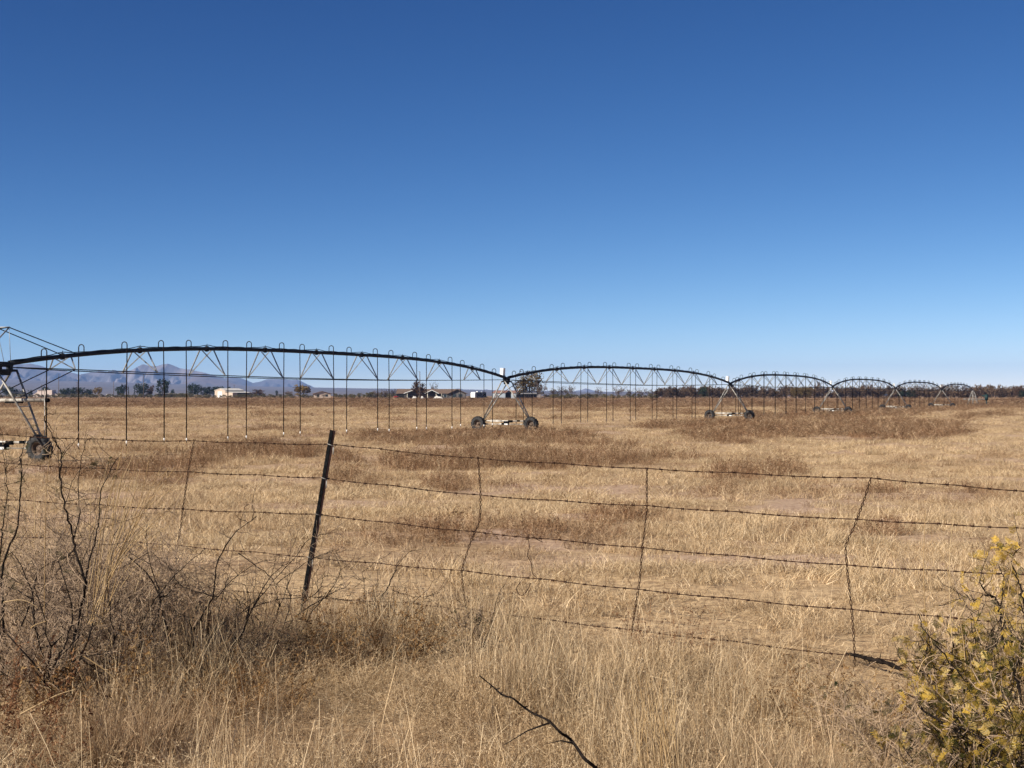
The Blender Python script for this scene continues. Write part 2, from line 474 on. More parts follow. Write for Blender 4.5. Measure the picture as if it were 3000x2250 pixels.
# ------------------------------------------------------------------ mountains and foothills
def ridge(name, label, pts, D, depth, col, col2, seed, rough=0.45, foot=0.0):
    xs = np.array([p[0] for p in pts], float); hs = np.array([p[1] for p in pts], float)
    n = 420
    px = np.linspace(xs[0], xs[-1], n)
    h = (HOR - np.interp(px, xs, hs)) / F * D + EYE
    X = (px - 1500) / F * D
    h = h + (fbm(X * 0.006, X * 0, seed, 4) - .5) * 0.10 * np.clip(h, 0, None)
    vs_ = np.concatenate([np.linspace(-1, 0, 46), np.linspace(0.1, 1, 8)])
    XX = np.repeat(X[None, :], len(vs_), 0)
    V = np.repeat(vs_[:, None], n, 1)
    YY = D + V * depth * (0.8 + 0.4 * vnoise(XX * .0015, V * 0, seed + 3))
    prof = np.clip(1 - np.abs(V) ** 0.9, 0, 1)
    er = np.abs(fbm(XX * .0075 + V * 1.2, YY * .0032, seed + 5, 5) - .5) * 2
    ZZ = h[None, :] * prof * (1 - rough * 1.8 * (0.45 - er) * np.minimum(1, np.abs(V) * 4)) + foot
    ZZ = np.clip(ZZ, -0.5, None)
    P = np.stack([XX, YY, ZZ], 2).reshape(-1, 3)
    i = np.arange((len(vs_) - 1) * n).reshape(len(vs_) - 1, n)[:, :-1].ravel()
    fs = np.stack([i, i + 1, i + n + 1, i + n], 1)
    me = bpy.data.meshes.new(name)
    me.from_pydata(P.tolist(), [], fs.tolist())
    me.polygons.foreach_set("use_smooth", [True] * len(fs))
    me.materials.append(mat(name + "_rock", col, col2, rough=.95, scale=.004, detail=9, lo=.4, hi=.6))
    o = link(bpy.data.objects.new(name, me))
    tag(o, label, "mountain", kind="structure")
ROCK, ROCK2 = (0.165, 0.140, 0.140), (0.075, 0.068, 0.072)
ridge("mountain", "broad hazy mountain mass cut by the photo's edge behind the near pipe tower",
      [(-500, 1085), (-200, 1072), (0, 1070), (40, 1068), (90, 1066), (115, 1071), (150, 1080), (185, 1084), (215, 1092), (240, 1099), (290, 1128), (330, 1158)], 10500, 1900, ROCK, ROCK2, 1, .8)
ridge("rocky_mountain", "jagged mountain range with pale rock faces behind the long pipe span",
      [(150, 1158), (225, 1104), (250, 1093), (292, 1084), (330, 1090), (355, 1084), (385, 1086), (408, 1072), (418, 1067), (440, 1073), (458, 1075), (480, 1068), (492, 1066), (508, 1071), (525, 1079), (560, 1085), (600, 1093), (640, 1104), (690, 1116), (740, 1135), (790, 1158)], 10200, 1700, (0.215, 0.18, 0.175), ROCK2, 2, .85)
ridge("brown_hill", "smooth brown hill standing before the jagged mountain range",
      [(510, 1150), (550, 1112), (575, 1102), (590, 1099), (612, 1103), (635, 1110), (665, 1117), (690, 1124), (720, 1132), (760, 1146), (800, 1158)], 9000, 900, (0.16, 0.115, 0.095), (0.11, 0.082, 0.07), 3, .25)
ridge("blue_mountains", "pair of low blue mountains beyond the brown front hill",
      [(620, 1150), (650, 1110), (680, 1106), (705, 1107), (722, 1113), (740, 1122), (760, 1119), (782, 1112), (800, 1111), (825, 1109), (850, 1112), (872, 1112), (890, 1120), (908, 1130), (935, 1142), (970, 1158)], 11800, 1000, ROCK, ROCK2, 4)
ridge("small_hill", "small pointed far hill above the white travel trailer",
      [(1310, 1158), (1325, 1141), (1340, 1138), (1352, 1139), (1375, 1147), (1405, 1146), (1425, 1140), (1440, 1144), (1470, 1150), (1520, 1158)], 11000, 600, ROCK, ROCK2, 5)
ridge("pale_mountains", "faint pale blue range low on the horizon beyond the second span",
      [(1640, 1158), (1670, 1149), (1690, 1144), (1705, 1142), (1715, 1138), (1725, 1140), (1738, 1144), (1770, 1150), (1830, 1158)], 12300, 500, (0.20, 0.17, 0.17), (0.15, 0.13, 0.13), 6)

def foothills():
    pts = [(-400, 1111), (0, 1113), (235, 1117), (500, 1125), (700, 1131), (1000, 1137), (1400, 1142), (1700, 1147), (2200, 1152), (3400, 1155)]
    D = 8300
    n = 200
    px = np.linspace(-400, 3400, n)
    top = (HOR - np.interp(px, [p[0] for p in pts], [p[1] for p in pts])) / F * D + EYE
    X = (px - 1500) / F
    vs_ = np.linspace(0, 1, 60)
    YY = 2600 + (D - 2600) * vs_[:, None] + 0 * X[None, :]
    XX = X[None, :] * YY
    ZZ = 0.2 + top[None, :] * vs_[:, None] ** 1.5 + 5 * (fbm(XX * .004, YY * .004, 77, 4) - .5) * vs_[:, None]
    tail = [(9600, 0.6), (10800, 0.2)]
    YY = np.vstack([YY] + [np.full((1, n), t[0]) for t in tail])
    XX = np.vstack([XX] + [X[None, :] * t[0] for t in tail])
    ZZ = np.vstack([ZZ] + [top[None, :] * t[1] for t in tail])
    P = np.stack([XX, YY, ZZ], 2).reshape(-1, 3)
    r = YY.shape[0]
    i = np.arange((r - 1) * n).reshape(r - 1, n)[:, :-1].ravel()
    fs = np.stack([i, i + 1, i + n + 1, i + n], 1)
    me = bpy.data.meshes.new("brushy_hill")
    me.from_pydata(P.tolist(), [], fs.tolist())
    me.polygons.foreach_set("use_smooth", [True] * len(fs))
    me.materials.append(mat("brushy_slope", (0.150, 0.115, 0.095), (0.075, 0.062, 0.052), rough=.95, scale=.012, detail=9, lo=.38, hi=.62, stretch=(.35, 1, 1)))
    o = link(bpy.data.objects.new("brushy_hill", me))
    tag(o, "long purple grey brushy slope rising to the mountains", "hills", kind="structure")
foothills()

# ------------------------------------------------------------------ irrigation machine
TW = [(-20.83, 56.0), (-0.41, 102.0), (23.40, 146.3), (45.05, 191.7), (66.60, 237.0), (88.80, 282.0), (110.40, 327.0)]
HP = 3.95                                     # pipe height over the ground at a tower
mach = empty("pivot_irrigator", (TW[0][0], TW[0][1], g1(*TW[0])))
tag(mach, "long arched centre pivot irrigation machine on wheeled towers crossing the field", "irrigation machine")
ORG = Vector(mach.location)
def loc_tower(i):
    x, y = TW[i]
    return Vector((x, y, -1.08 + 0.0))
def dirv(i):
    j = min(i, len(TW) - 2)
    a, b = Vector(TW[j]), Vector(TW[j + 1])
    if 0 < i < len(TW) - 1:
        p = Vector(TW[i - 1]); return ((a - p).normalized() + (b - a).normalized()).normalized()
    return (b - a).normalized()

def part(mb, name, m, parent):
    return mb.build(name, m, parent)

def make_tower(parent, first=False):
    R, wx, wy = 0.54, 2.2, -0.34
    base = MB()
    base.tube([(-2.0, 0, .76), (2.0, 0, .76)], .05, 8)
    base.bar((-1.32, 0, .765), (-.40, 0, .765), .13, .15)
    for sx in (-1, 1):
        base.box((sx * 2.05, 0, .62), (.20, .20, .34))
        base.tube([(sx * 2.05, 0, .56), (sx * wx, wy, .56)], .06, 8)
        base.bar((sx * 2.02, 0, .78), (sx * 1.9, 0, .95), .12)
    t = part(base, "drive_tower", M['dull'], parent)
    sh = MB()
    sh.tube([(-1.95, -.08, .52), (1.95, -.08, .52)], .030, 6)
    for a, b, r in ((-1.75, -1.5, .06), (-.55, -.28, .065), (1.2, 1.35, .05)):
        sh.tube([(a, -.08, .52), (b, -.08, .52)], r, 8)
    part(sh, "drive_shaft", M['dull'], t)
    mo = MB()
    mo.box((.02, -.06, .60), (.34, .30, .30)); mo.tube([(.19, -.06, .74), (.52, -.06, .74)], .09, 10)
    mo.box((-.22, -.08, .54), (.24, .18, .18))
    part(mo, "gear_motor", M['black'], t)
    for q, w_ in ((1.0, .22), (1.5, .12)):
        mo = MB(); mo.box((q, -.02, .77), (w_, .16, .12)); part(mo, "beam_clamp", M['black'], t)
    mw = MB(); mw.box((.06, -.222, .52), (.28, .03, .10))
    part(mw, "motor_plate", M['white'], t)
    for sx in (-1, 1):
        for sy in (-1, 1):
            lg = MB()
            a, b = Vector((sx * 1.93, sy * .09, .86)), Vector((sx * .13, sy * .56, 3.72))
            lg.tube([a, b], .048, 8)
            part(lg, "leg", M['galv'], t)
        for q in (.14, .30, .48, .68):
            rg = MB()
            a = Vector((sx * 1.93, .09, .86)).lerp(Vector((sx * .13, .56, 3.72)), q)
            c = Vector((sx * 1.93, -.09, .86)).lerp(Vector((sx * .13, -.56, 3.72)), q)
            rg.bar(a, c, .035)
            part(rg, "rung", M['strut'], t)
        for nm in ("tyre", "wheel_rim"):
            w = MB()
            c = (sx * wx, wy, R)
            if nm == "tyre":
                hw = .205
                prof = [(R * .50, .02), (R * .50, -hw * .80), (R * .64, -hw * .98), (R * .80, -hw * 1.02), (R * .92, -hw * .9), (R * .97, -hw * .5), (R * .985, 0), (R * .97, hw * .5), (R * .92, hw * .9), (R * .80, hw * 1.02), (R * .64, hw * .98), (R * .50, hw * .80), (R * .50, .03)]
                w.lathe(prof, 40, 'Y', c)
                for k in range(16):
                    for s2 in (-1, 1):
                        th0 = 2 * math.pi * (k + (.5 if s2 > 0 else 0)) / 16
                        ps = []
                        for (q, rr, yy) in ((0, 1.01, .06), (.30, 1.02, .55), (.48, .97, .93), (.60, .86, 1.05)):
                            th = th0 + q * .62
                            ps.append(Vector(c) + Vector((math.cos(th) * R * rr, s2 * yy * hw, math.sin(th) * R * rr)))
                        for a, b in zip(ps[:-1], ps[1:]):
                            w.bar(a, b, .034, .05)
                part(w, nm, M['rubber'], t)
            else:
                w.lathe([(R * .495, -.16), (R * .475, -.16), (R * .47, -.02), (R * .40, .0), (R * .24, .0), (R * .22, -.06), (.0001, -.06)], 28, 'Y', c)
                w.lathe([(R * .495, .17), (R * .475, .17), (R * .46, .05), (R * .2, .04), (0.0001, .05)], 28, 'Y', c)
                for k in range(8):
                    th = 2 * math.pi * k / 8
                    w.tube([Vector(c) + Vector((.085 * math.cos(th), -.05, .085 * math.sin(th))), Vector(c) + Vector((.085 * math.cos(th), -.085, .085 * math.sin(th)))], .012, 6)
                part(w, nm, M['rim'], t)
    tp = MB()
    tp.box((0, 0, 3.70), (.34, 1.16, .10)); tp.box((0, .30, 3.80), (.22, .16, .20)); tp.box((0, -.30, 3.80), (.22, .16, .20))
    tp.tube([(0, -.42, HP), (0, .42, HP)], .11, 12); tp.box((0, 0, 3.60), (.22, .5, .2))
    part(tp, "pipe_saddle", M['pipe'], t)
    cb = MB()
    cb.box((-.30, -.05, 4.45), (.26, .36, .52), (0.0, 0.06, 0)); 
    part(cb, "control_box", M['white'], t)
    br = MB(); br.bar((-.26, 0, 4.22), (-.05, 0, 3.95), .06); br.tube([(-.2, .1, 4.2), (-.1, .12, 4.0), (.15, .15, 4.05)], .018, 5)
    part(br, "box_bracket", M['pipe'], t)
    return t

def place_tower(t, i):
    d = dirv(i)
    p = loc_tower(i) - ORG
    t.location = p
    t.rotation_euler = (0, 0, -math.atan2(d.x, d.y))
towers = [make_tower(mach)]
place_tower(towers[0], 0)
for i in range(1, 6):
    t = copy_tree(towers[0], mach)
    place_tower(t, i)
    towers.append(t)
towers[0]["label"] = "nearest drive tower with cable mast and white cross pipe"
for ch in list(towers[0].children):
    if ch.name.startswith(('control_box', 'box_bracket')): bpy.data.objects.remove(ch)
# extras on the nearest tower: white cross pipe, rod, cable mast
ex = MB(); ex.tube([(-2.4, .1, 2.46), (-.9, .1, 2.47), (2.08, .1, 2.48)], .075, 12); ex.tube([(1.05, .1, 2.478), (1.12, .1, 2.478)], .085, 12); ex.tube([(.0, .1, 2.475), (.07, .1, 2.475)], .085, 12)
part(ex, "cross_pipe", M['dull'], towers[0])
for nm, a_, b_, r_ in (("pipe_end_cap", (2.08, .1, 2.48), (2.26, .1, 2.48), .085), ("pipe_clamp", (-.62, .1, 2.472), (-.50, .1, 2.472), .082), ("pipe_bracket", (.05, .0, 2.385), (1.0, .0, 2.385), .03)):
    ex = MB(); ex.tube([a_, b_], r_, 12); part(ex, nm, M['black'], towers[0])
ex = MB(); ex.tube([(2.16, -.02, 2.95), (2.16, -.02, .35)], .016, 6)
part(ex, "standpipe", M['dull'], towers[0])
def span_pt(i, t, n_off=0.0, dz=0.0, arch=True):
    a, b = Vector(TW[i]), Vector(TW[i + 1])
    p = a.lerp(b, t)
    d = (b - a).normalized(); n = Vector((d.y, -d.x))
    z = -1.08 + HP + (1.17 * (1 - abs(2 * t - 1) ** 3) if arch else 0)
    return Vector((p.x + n.x * n_off, p.y + n.y * n_off, z + dz)) - ORG
T_I = [.067 + .1018 * k for k in range(9)]
mast = MB()
lt = towers[0].matrix_basis.inverted()
for sx in (-.55, .12):
    mast.tube([(sx, .15, 5.47), (sx * .3, -1.5, 4.0)], .03, 6)
    mast.tube([(sx, .15, 5.47), (sx * .5, .3, 3.95)], .012, 5)
mast.tube([(-.75, .15, 5.48), (.14, .15, 5.48)], .03, 6)
part(mast, "cable_mast", M['strut'], towers[0])
cab = MB()
for sx, to in ((.12, .083), (-.55, .066)):
    e = lt @ span_pt(0, to, 0, .08)
    cab.tube([(sx, .15, 5.47), e], .022, 6)
    cab.tube([(sx, .15, 5.47), (0, -7.0, 4.4)], .022, 6)
part(cab, "mast_cable", M['rod'], towers[0])
ov = MB(); ov.tube([(0, -.3, HP), (0, -3, HP + .05), (0, -9, HP + .25)], .075, 10)
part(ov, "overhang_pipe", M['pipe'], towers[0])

rngm = random.Random(4)
n_drops = 0
for i in range(6):
    pm = MB()
    N_ = 60
    pm.tube([span_pt(i, .006 + .988 * k / N_) for k in range(N_ + 1)], .094, 12)
    for t in T_I:                               # flanges at the pipe joints
        pm.tube([span_pt(i, t - .0012), span_pt(i, t + .0012)], .145, 12)
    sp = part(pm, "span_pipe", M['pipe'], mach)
    cbm = MB()                                  # power cable lying on the pipe, humped over each joint
    pts = []
    for k in range(141):
        t = .004 + .992 * k / 140
        near = min(abs(t - q) for q in T_I)
        pts.append(span_pt(i, t, .03 * math.sin(k * .9), .105 + .075 * math.exp(-(near / .012) ** 2) + .012 * math.sin(k * 1.7)))
    cbm.tube(pts, .020, 5)
    for t in T_I:
        cbm.bar(span_pt(i, t, 0, .13), span_pt(i, t, .02, .25), .02)
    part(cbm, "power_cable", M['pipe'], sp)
    def rodz(t): return -.09 - .24 * math.sin(math.pi * min(max(t, 0), 1)) - .02
    bots = {}
    for t in T_I:
        for s in (-1, 1):
            w = 1.12 * min(1, math.sin(math.pi * (t * .86 + .10)) * 1.25 + .05)
            p = span_pt(i, t, s * w, 0, False); p.z += rodz(t)
            bots[(t, s)] = p
    for t in T_I:
        st = MB()
        dt = .48 / 50
        for s in (-1, 1):
            for u in (-1, 1):
                st.bar(span_pt(i, t + u * dt, s * .07, -.07), bots[(t, s)], .05)
        part(st, "strut_set", M['strut'], sp)
    for s in (-1, 1):
        rd = MB()
        pts = [span_pt(i, .012, s * .10, -.12, False)] + [bots[(t, s)] for t in T_I] + [span_pt(i, .988, s * .10, -.12, False)]
        for a, b in zip(pts[:-1], pts[1:]):
            rd.tube([a, b], .025, 6)
        tl = span_pt(i, .002, s * .75, -1.35, False)          # tie from the first strut back to the tower leg
        rd.tube([bots[(T_I[0], s)], tl], .022, 6)
        part(rd, "truss_rod", M['rod'], sp)
    dl = []
    order = (-1, 1) if i == 0 else (1, -1)
    for k, t in enumerate(T_I):
        o2 = order if not (i == 0 and k < 2) else ((1, -1) if k == 0 else (1, 1))
        dl += [(t - .025, o2[0]), (t + .027, o2[1])]
    dl += [(.962, -1)]
    if i > 0: dl = [(.018, 1)] + dl
    many = MB()
    for (t, s) in dl:
        lean = rngm.uniform(-.03, .03)
        off = .30
        c0 = span_pt(i, t, 0, .06)
        ends = span_pt(i, t, s * off, 0)
        zb = -1.08 + .52 + rngm.uniform(-.07, .07) - ORG.z
        pts = [c0]
        for q in range(9):
            th = math.pi * q / 8
            pts.append(span_pt(i, t, s * off * (1 - math.cos(th)) / 2, .30 + .13 * math.sin(th)))
        low = Vector((ends.x + lean, ends.y, zb))
        mid = ends.lerp(low, .5) + Vector((lean * .6, 0, 0))
        rad = .024
        if i < 5:
            dm = MB(); dm.tube([ends + Vector((0, 0, .30)), ends, mid, low], [.024, .024, .027, .027], 6)
            dr = part(dm, "drop_hose", M['hose'], mach)
            hk = MB(); hk.tube(pts, rad, 6)
            part(hk, "gooseneck", M['hook'], dr)
            nz = MB(); nz.lathe([(.0001, .13), (.028, .12), (.032, .06), (.038, .045), (.040, .03), (.02, .02), (.018, -.03)], 10, 'Z', (low.x, low.y, low.z - .03))
            part(nz, "nozzle", M['white'] if i == 0 else M['hook'], dr)
            wt = MB(); wt.tube([low + Vector((0, 0, -.05)), low + Vector((.004, 0, -.17))], [.02, .012], 6)
            part(wt, "nozzle_pad", M['black'], dr)
            n_drops += 1
        else:
            many.tube(pts, .02, 5); many.tube([ends + Vector((0, 0, .30)), ends, low], .02, 5)
    if many.v:
        o = part(many, "drop_hoses", M['hose'], mach)
        o["kind"] = "stuff"
# pivot point at the far end
d = dirv(6)
pv_p = Vector((TW[6][0], TW[6][1], -1.08)) - ORG
pm = MB(); pm.tube([(0, 0, 0), (0, 0, HP + .1)], .12, 10); pm.tube([(0, 0, HP + .1), (0, -.6, HP + .05)], .09, 10)
pv = part(pm, "pivot_riser", M['galv'], mach)
pv.location = pv_p; pv.rotation_euler = (0, 0, -math.atan2(d.x, d.y))
for sx in (-1, 1):
    for sy in (-1, 1):
        lg = MB(); lg.tube([(sx * 1.35, sy * 1.35, 0), (sx * .22, sy * .22, HP - .2)], .055, 8); part(lg, "pyramid_leg", M['galv'], pv)
fr = MB()
for a, b in (((-1, -1), (1, -1)), ((1, -1), (1, 1)), ((1, 1), (-1, 1)), ((-1, 1), (-1, -1))):
    for q in (.35, .62):
        r = 1.35 - (1.13) * q
        fr.bar((a[0] * r, a[1] * r, HP * q), (b[0] * r, b[1] * r, HP * q), .05)
fr.tube([(-2.2, -.2, 1.75), (3.3, -.2, 1.75)], .11, 10)
part(fr, "pyramid_brace", M['galv'], pv)
gb = MB(); gb.tube([(3.1, -.2, 1.5), (3.1, -.2, 2.75)], .38, 14); gb.tube([(3.1, -.2, 2.75), (3.1, -.2, 2.95)], [.42, .2], 14); gb.box((2.7, -.2, 2.6), (.9, .5, .35)); gb.tube([(3.1, -.2, 0), (3.1, -.2, 1.5)], .14, 10)
o = part(gb, "pump_motor", M['teal'], pv)

# ------------------------------------------------------------------ barbed wire fence
def fy(px):
    u = (px - 1500) / F
    return 9.177 / (1 + .552 * u)
def fp(px, py): return W(px, py, fy(px))
P0 = W(972, 1260, 9.9); P1 = W(872, 1850, 9.9)
fence = empty("barbed_wire_fence", (P1.x, P1.y, g1(P1.x, P1.y)))
tag(fence, "five strand rusty barbed wire fence with one leaning black steel post", "fence")
FO = Vector(fence.location)
axis = (P0 - P1).normalized()
fl = Vector((.72, -.69, 0)); fl = (fl - axis * fl.dot(axis)).normalized()     # along the flange
stv = axis.cross(fl).normalized()
if stv.y < 0: stv = -stv
pm = MB()
Rm = Matrix((fl, stv, axis)).transposed()
mid = (P0 + P1) / 2 - FO
L_ = (P0 - P1).length
pm.box(mid, (.036, .0055, L_), Rm)
post = part(pm, "fence_post", M['black'], fence)
sm_ = MB()
sm_.box(mid + stv * .0185, (.0045, .031, L_ - .002), Rm)
part(sm_, "post_web", M['postside'], post)
st_ = MB()
for k in range(24):
    c = P0 - FO - axis * (.06 + k * .053)
    st_.box(c - stv * .0045, (.011, .0045, .022), Rm)
part(st_, "stud", M['black'], post)
cl = MB()
for py_, px_ in ((1302, 964), (1400, 944), (1506, 926), (1632, 903)):
    q = W(px_ + 8, py_, 9.88) - FO
    cl.tube([q + Vector((-.03, 0, .004)), q + Vector((-.005, -.012, -.004)), q + Vector((.014, .0, -.012)), q + Vector((.012, .02, -.03))], .0026, 5)
    cl.tube([q + Vector((.012, .0, -.02)), q + Vector((.010, -.004, -.075))], .004, 5)
part(cl, "wire_clip", M['galv'], post)
WIRES = [
    [(-1500, 1165), (-400, 1240), (0, 1272), (300, 1286), (568, 1291), (760, 1297), (968, 1301), (1100, 1313), (1400, 1342), (1640, 1357), (1895, 1372), (2150, 1384), (2551, 1400), (2800, 1421), (3000, 1439), (3400, 1475), (4900, 1615)],
    [(-1500, 1250), (-400, 1325), (0, 1354), (300, 1372), (556, 1382), (760, 1391), (946, 1400), (1150, 1422), (1406, 1450), (1640, 1466), (1895, 1481), (2150, 1498), (2510, 1521), (2750, 1534), (3000, 1547), (3400, 1570), (4900, 1720)],
    [(-1500, 1365), (-400, 1440), (70, 1465), (300, 1479), (536, 1491), (760, 1500), (928, 1506), (1150, 1531), (1385, 1557), (1640, 1581), (1882, 1604), (2150, 1627), (2480, 1655), (2750, 1670), (3000, 1683), (3400, 1705), (4900, 1865)],
    [(-1500, 1475), (-400, 1550), (200, 1575), (400, 1588), (520, 1597), (760, 1618), (905, 1632), (1100, 1649), (1355, 1671), (1600, 1697), (1869, 1726), (2150, 1753), (2495, 1785), (2750, 1805), (3000, 1827), (3400, 1860), (4900, 2050)],
    [(-1500, 1575), (-400, 1650), (300, 1690), (500, 1708), (880, 1745), (1190, 1765), (1400, 1788), (1600, 1814), (1853, 1845), (2150, 1878), (2503, 1921), (2800, 1950), (3000, 1970), (3400, 2010), (4900, 2220)]]
rw = random.Random(11)
def catmull(pts, n):
    out = []
    P = [pts[0]] + pts + [pts[-1]]
    for i in range(1, len(P) - 2):
        for k in range(n):
            t = k / n
            a, b, c, d_ = P[i - 1], P[i], P[i + 1], P[i + 2]
            out.append(0.5 * ((2 * b) + (c - a) * t + (2 * a - 5 * b + 4 * c - d_) * t * t + (3 * b - a - 3 * c + d_) * t ** 3))
    out.append(pts[-1])
    return out
for wi, wp in enumerate(WIRES):
    pts = []
    base = [Vector(fp(*p)) - FO for p in wp]
    path = []
    for a, b in zip(base[:-1], base[1:]):
        n = max(2, int((b - a).length / .045))
        for k in range(n):
            q = a.lerp(b, k / n)
            q.z -= .010 * math.sin(math.pi * k / n) * (b - a).length
            path.append(q)
    path.append(base[-1])
    wm = MB()
    for s in (0, math.pi):                      # two strands twisted together
        wm.tube([q + Vector((0, .0022 * math.cos(j * 2.0 + s), .0022 * math.sin(j * 2.0 + s))) for j, q in enumerate(path)], .0022, 5)
    j = 1
    while j < len(path) - 1:
        q = path[j]
        t = (path[j + 1] - path[j - 1]).normalized()
        wm.tube([q - t * .010, q + t * .010], .0058, 6)
        for k in range(4):
            th = rw.uniform(0, 6.28)
            v = Vector((0, math.cos(th), math.sin(th)))
            o_ = t * (.007 if k % 2 else -.007)
            wm.tube([q + o_, q + o_ + v * .017 + t * rw.uniform(-.006, .006)], [.0020, .0008], 4)
        j += rw.choice((2, 2, 3, 3))
    part(wm, "barbed_wire", M['rust'], fence)
STAYS = [[(570, 1286), (560, 1335), (551, 1385), (536, 1490), (527, 1560), (518, 1602), (514, 1640)],
         [(1400, 1338), (1405, 1400), (1408, 1470), (1404, 1528), (1386, 1570), (1368, 1620), (1354, 1672), (1356, 1722), (1366, 1780), (1377, 1850)],
         [(1895, 1370), (1895, 1480), (1890, 1540), (1882, 1604), (1875, 1690), (1868, 1740), (1858, 1800), (1850, 1875)],
         [(2552, 1398), (2536, 1450), (2511, 1521), (2490, 1570), (2478, 1600), (2481, 1655), (2490, 1740), (2496, 1800), (2502, 1880), (2505, 1955)]]
for s in STAYS:
    path = catmull([Vector(fp(*p)) - FO for p in s], 12)
    fine = []
    acc = 0
    for a, b in zip(path[:-1], path[1:]):
        n = max(1, int((b - a).length / .006))
        fine += [a.lerp(b, k / n) for k in range(n)]
    sm2 = MB()
    for ph in (0, math.pi):
        sm2.tube([q + Vector((.0055 * math.cos(j * .6 + ph), .0055 * math.sin(j * .6 + ph), 0)) for j, q in enumerate(fine)], .0027, 5)
    part(sm2, "wire_stay", M['rust'], fence)
lw = MB()   # loose loop of wire on the two lower strands
path = catmull([Vector(fp(*p)) - FO + Vector((0, dy, 0)) for p, dy in (((1590, 1588), 0), ((1572, 1578), -.03), ((1556, 1564), -.02), ((1546, 1572), .01), ((1551, 1600), -.02), ((1545, 1625), -.03), ((1556, 1650), 0), ((1560, 1680), .02), ((1572, 1692), 0))], 8)
lw.tube(path, .0024, 5)
lw.tube(catmull([Vector(fp(*p)) - FO for p in ((1548, 1572), (1540, 1578), (1546, 1580), (1562, 1574), (1580, 1584))], 6), .0024, 5)
lw.tube(catmull([Vector(fp(*p)) - FO for p in ((1528, 1700), (1514, 1722), (1518, 1738), (1530, 1744), (1546, 1728), (1554, 1708))], 8), .0028, 5)
part(lw, "loose_wire", M['rust'], fence)

# ------------------------------------------------------------------ shrubs near the camera
def rvec(r):
    while True:
        v = Vector((r.uniform(-1, 1), r.uniform(-1, 1), r.uniform(-1, 1)))
        if .05 < v.length < 1: return v.normalized()
def grow(mb, r, p, d, L, rad, depth, tips, kink=.35, nseg=5, branch=3, up=.06, k=4, shrink=.62, fine=None, rmin=.0012):
    pts, dirs = [p], [d]
    sign = 1
    side = d.cross(rvec(r)).normalized() if True else None
    for i in range(nseg):
        sign = -sign
        d = (d + rvec(r) * kink + side * sign * kink * .5 + Vector((0, 0, up))).normalized()
        p = p + d * (L / nseg) * r.uniform(.75, 1.25)
        pts.append(p); dirs.append(d)
    tgt = mb if (fine is None or depth > 0) else fine
    tgt.tube(pts, [max(rmin, rad * (1 - .55 * i / nseg)) for i in range(nseg + 1)], k if rad > .003 else 3)
    if depth > 0:
        for b in range(branch):
            i = r.randint(1, nseg)
            nd = (dirs[i] * .7 + rvec(r) * .85).normalized()
            grow(mb, r, pts[i], nd, L * shrink * r.uniform(.6, 1.15), max(rmin, rad * .5), depth - 1, tips, kink, max(3, nseg - 1), branch, up, k, shrink, fine, rmin)
    tips.append(pts)
    return pts
def leaflets(mb, r, p, d, L, pairs, ll, lw_, tone):
    d = d.normalized()
    s = d.cross(rvec(r)).normalized()
    n = d.cross(s)
    P, U, V, T = [], [], [], []
    for i in range(pairs):
        q = p + d * L * (i + .6) / pairs - Vector((0, 0, .15 * L * ((i / pairs) ** 2)))
        for sg in (-1, 1):
            if r.random() < .08: continue
            a = (s * sg + d * .35 + n * r.uniform(-.25, .25)).normalized()
            P.append(q + a * ll * .5); U.append(a * ll * .5); V.append(d * lw_ * .5); T.append(min(1, max(0, tone + r.uniform(-.14, .14))))
    if P: mb.quads(np.array([tuple(v) for v in P]), np.array([tuple(v) for v in U]), np.array([tuple(v) for v in V]), np.array(T))

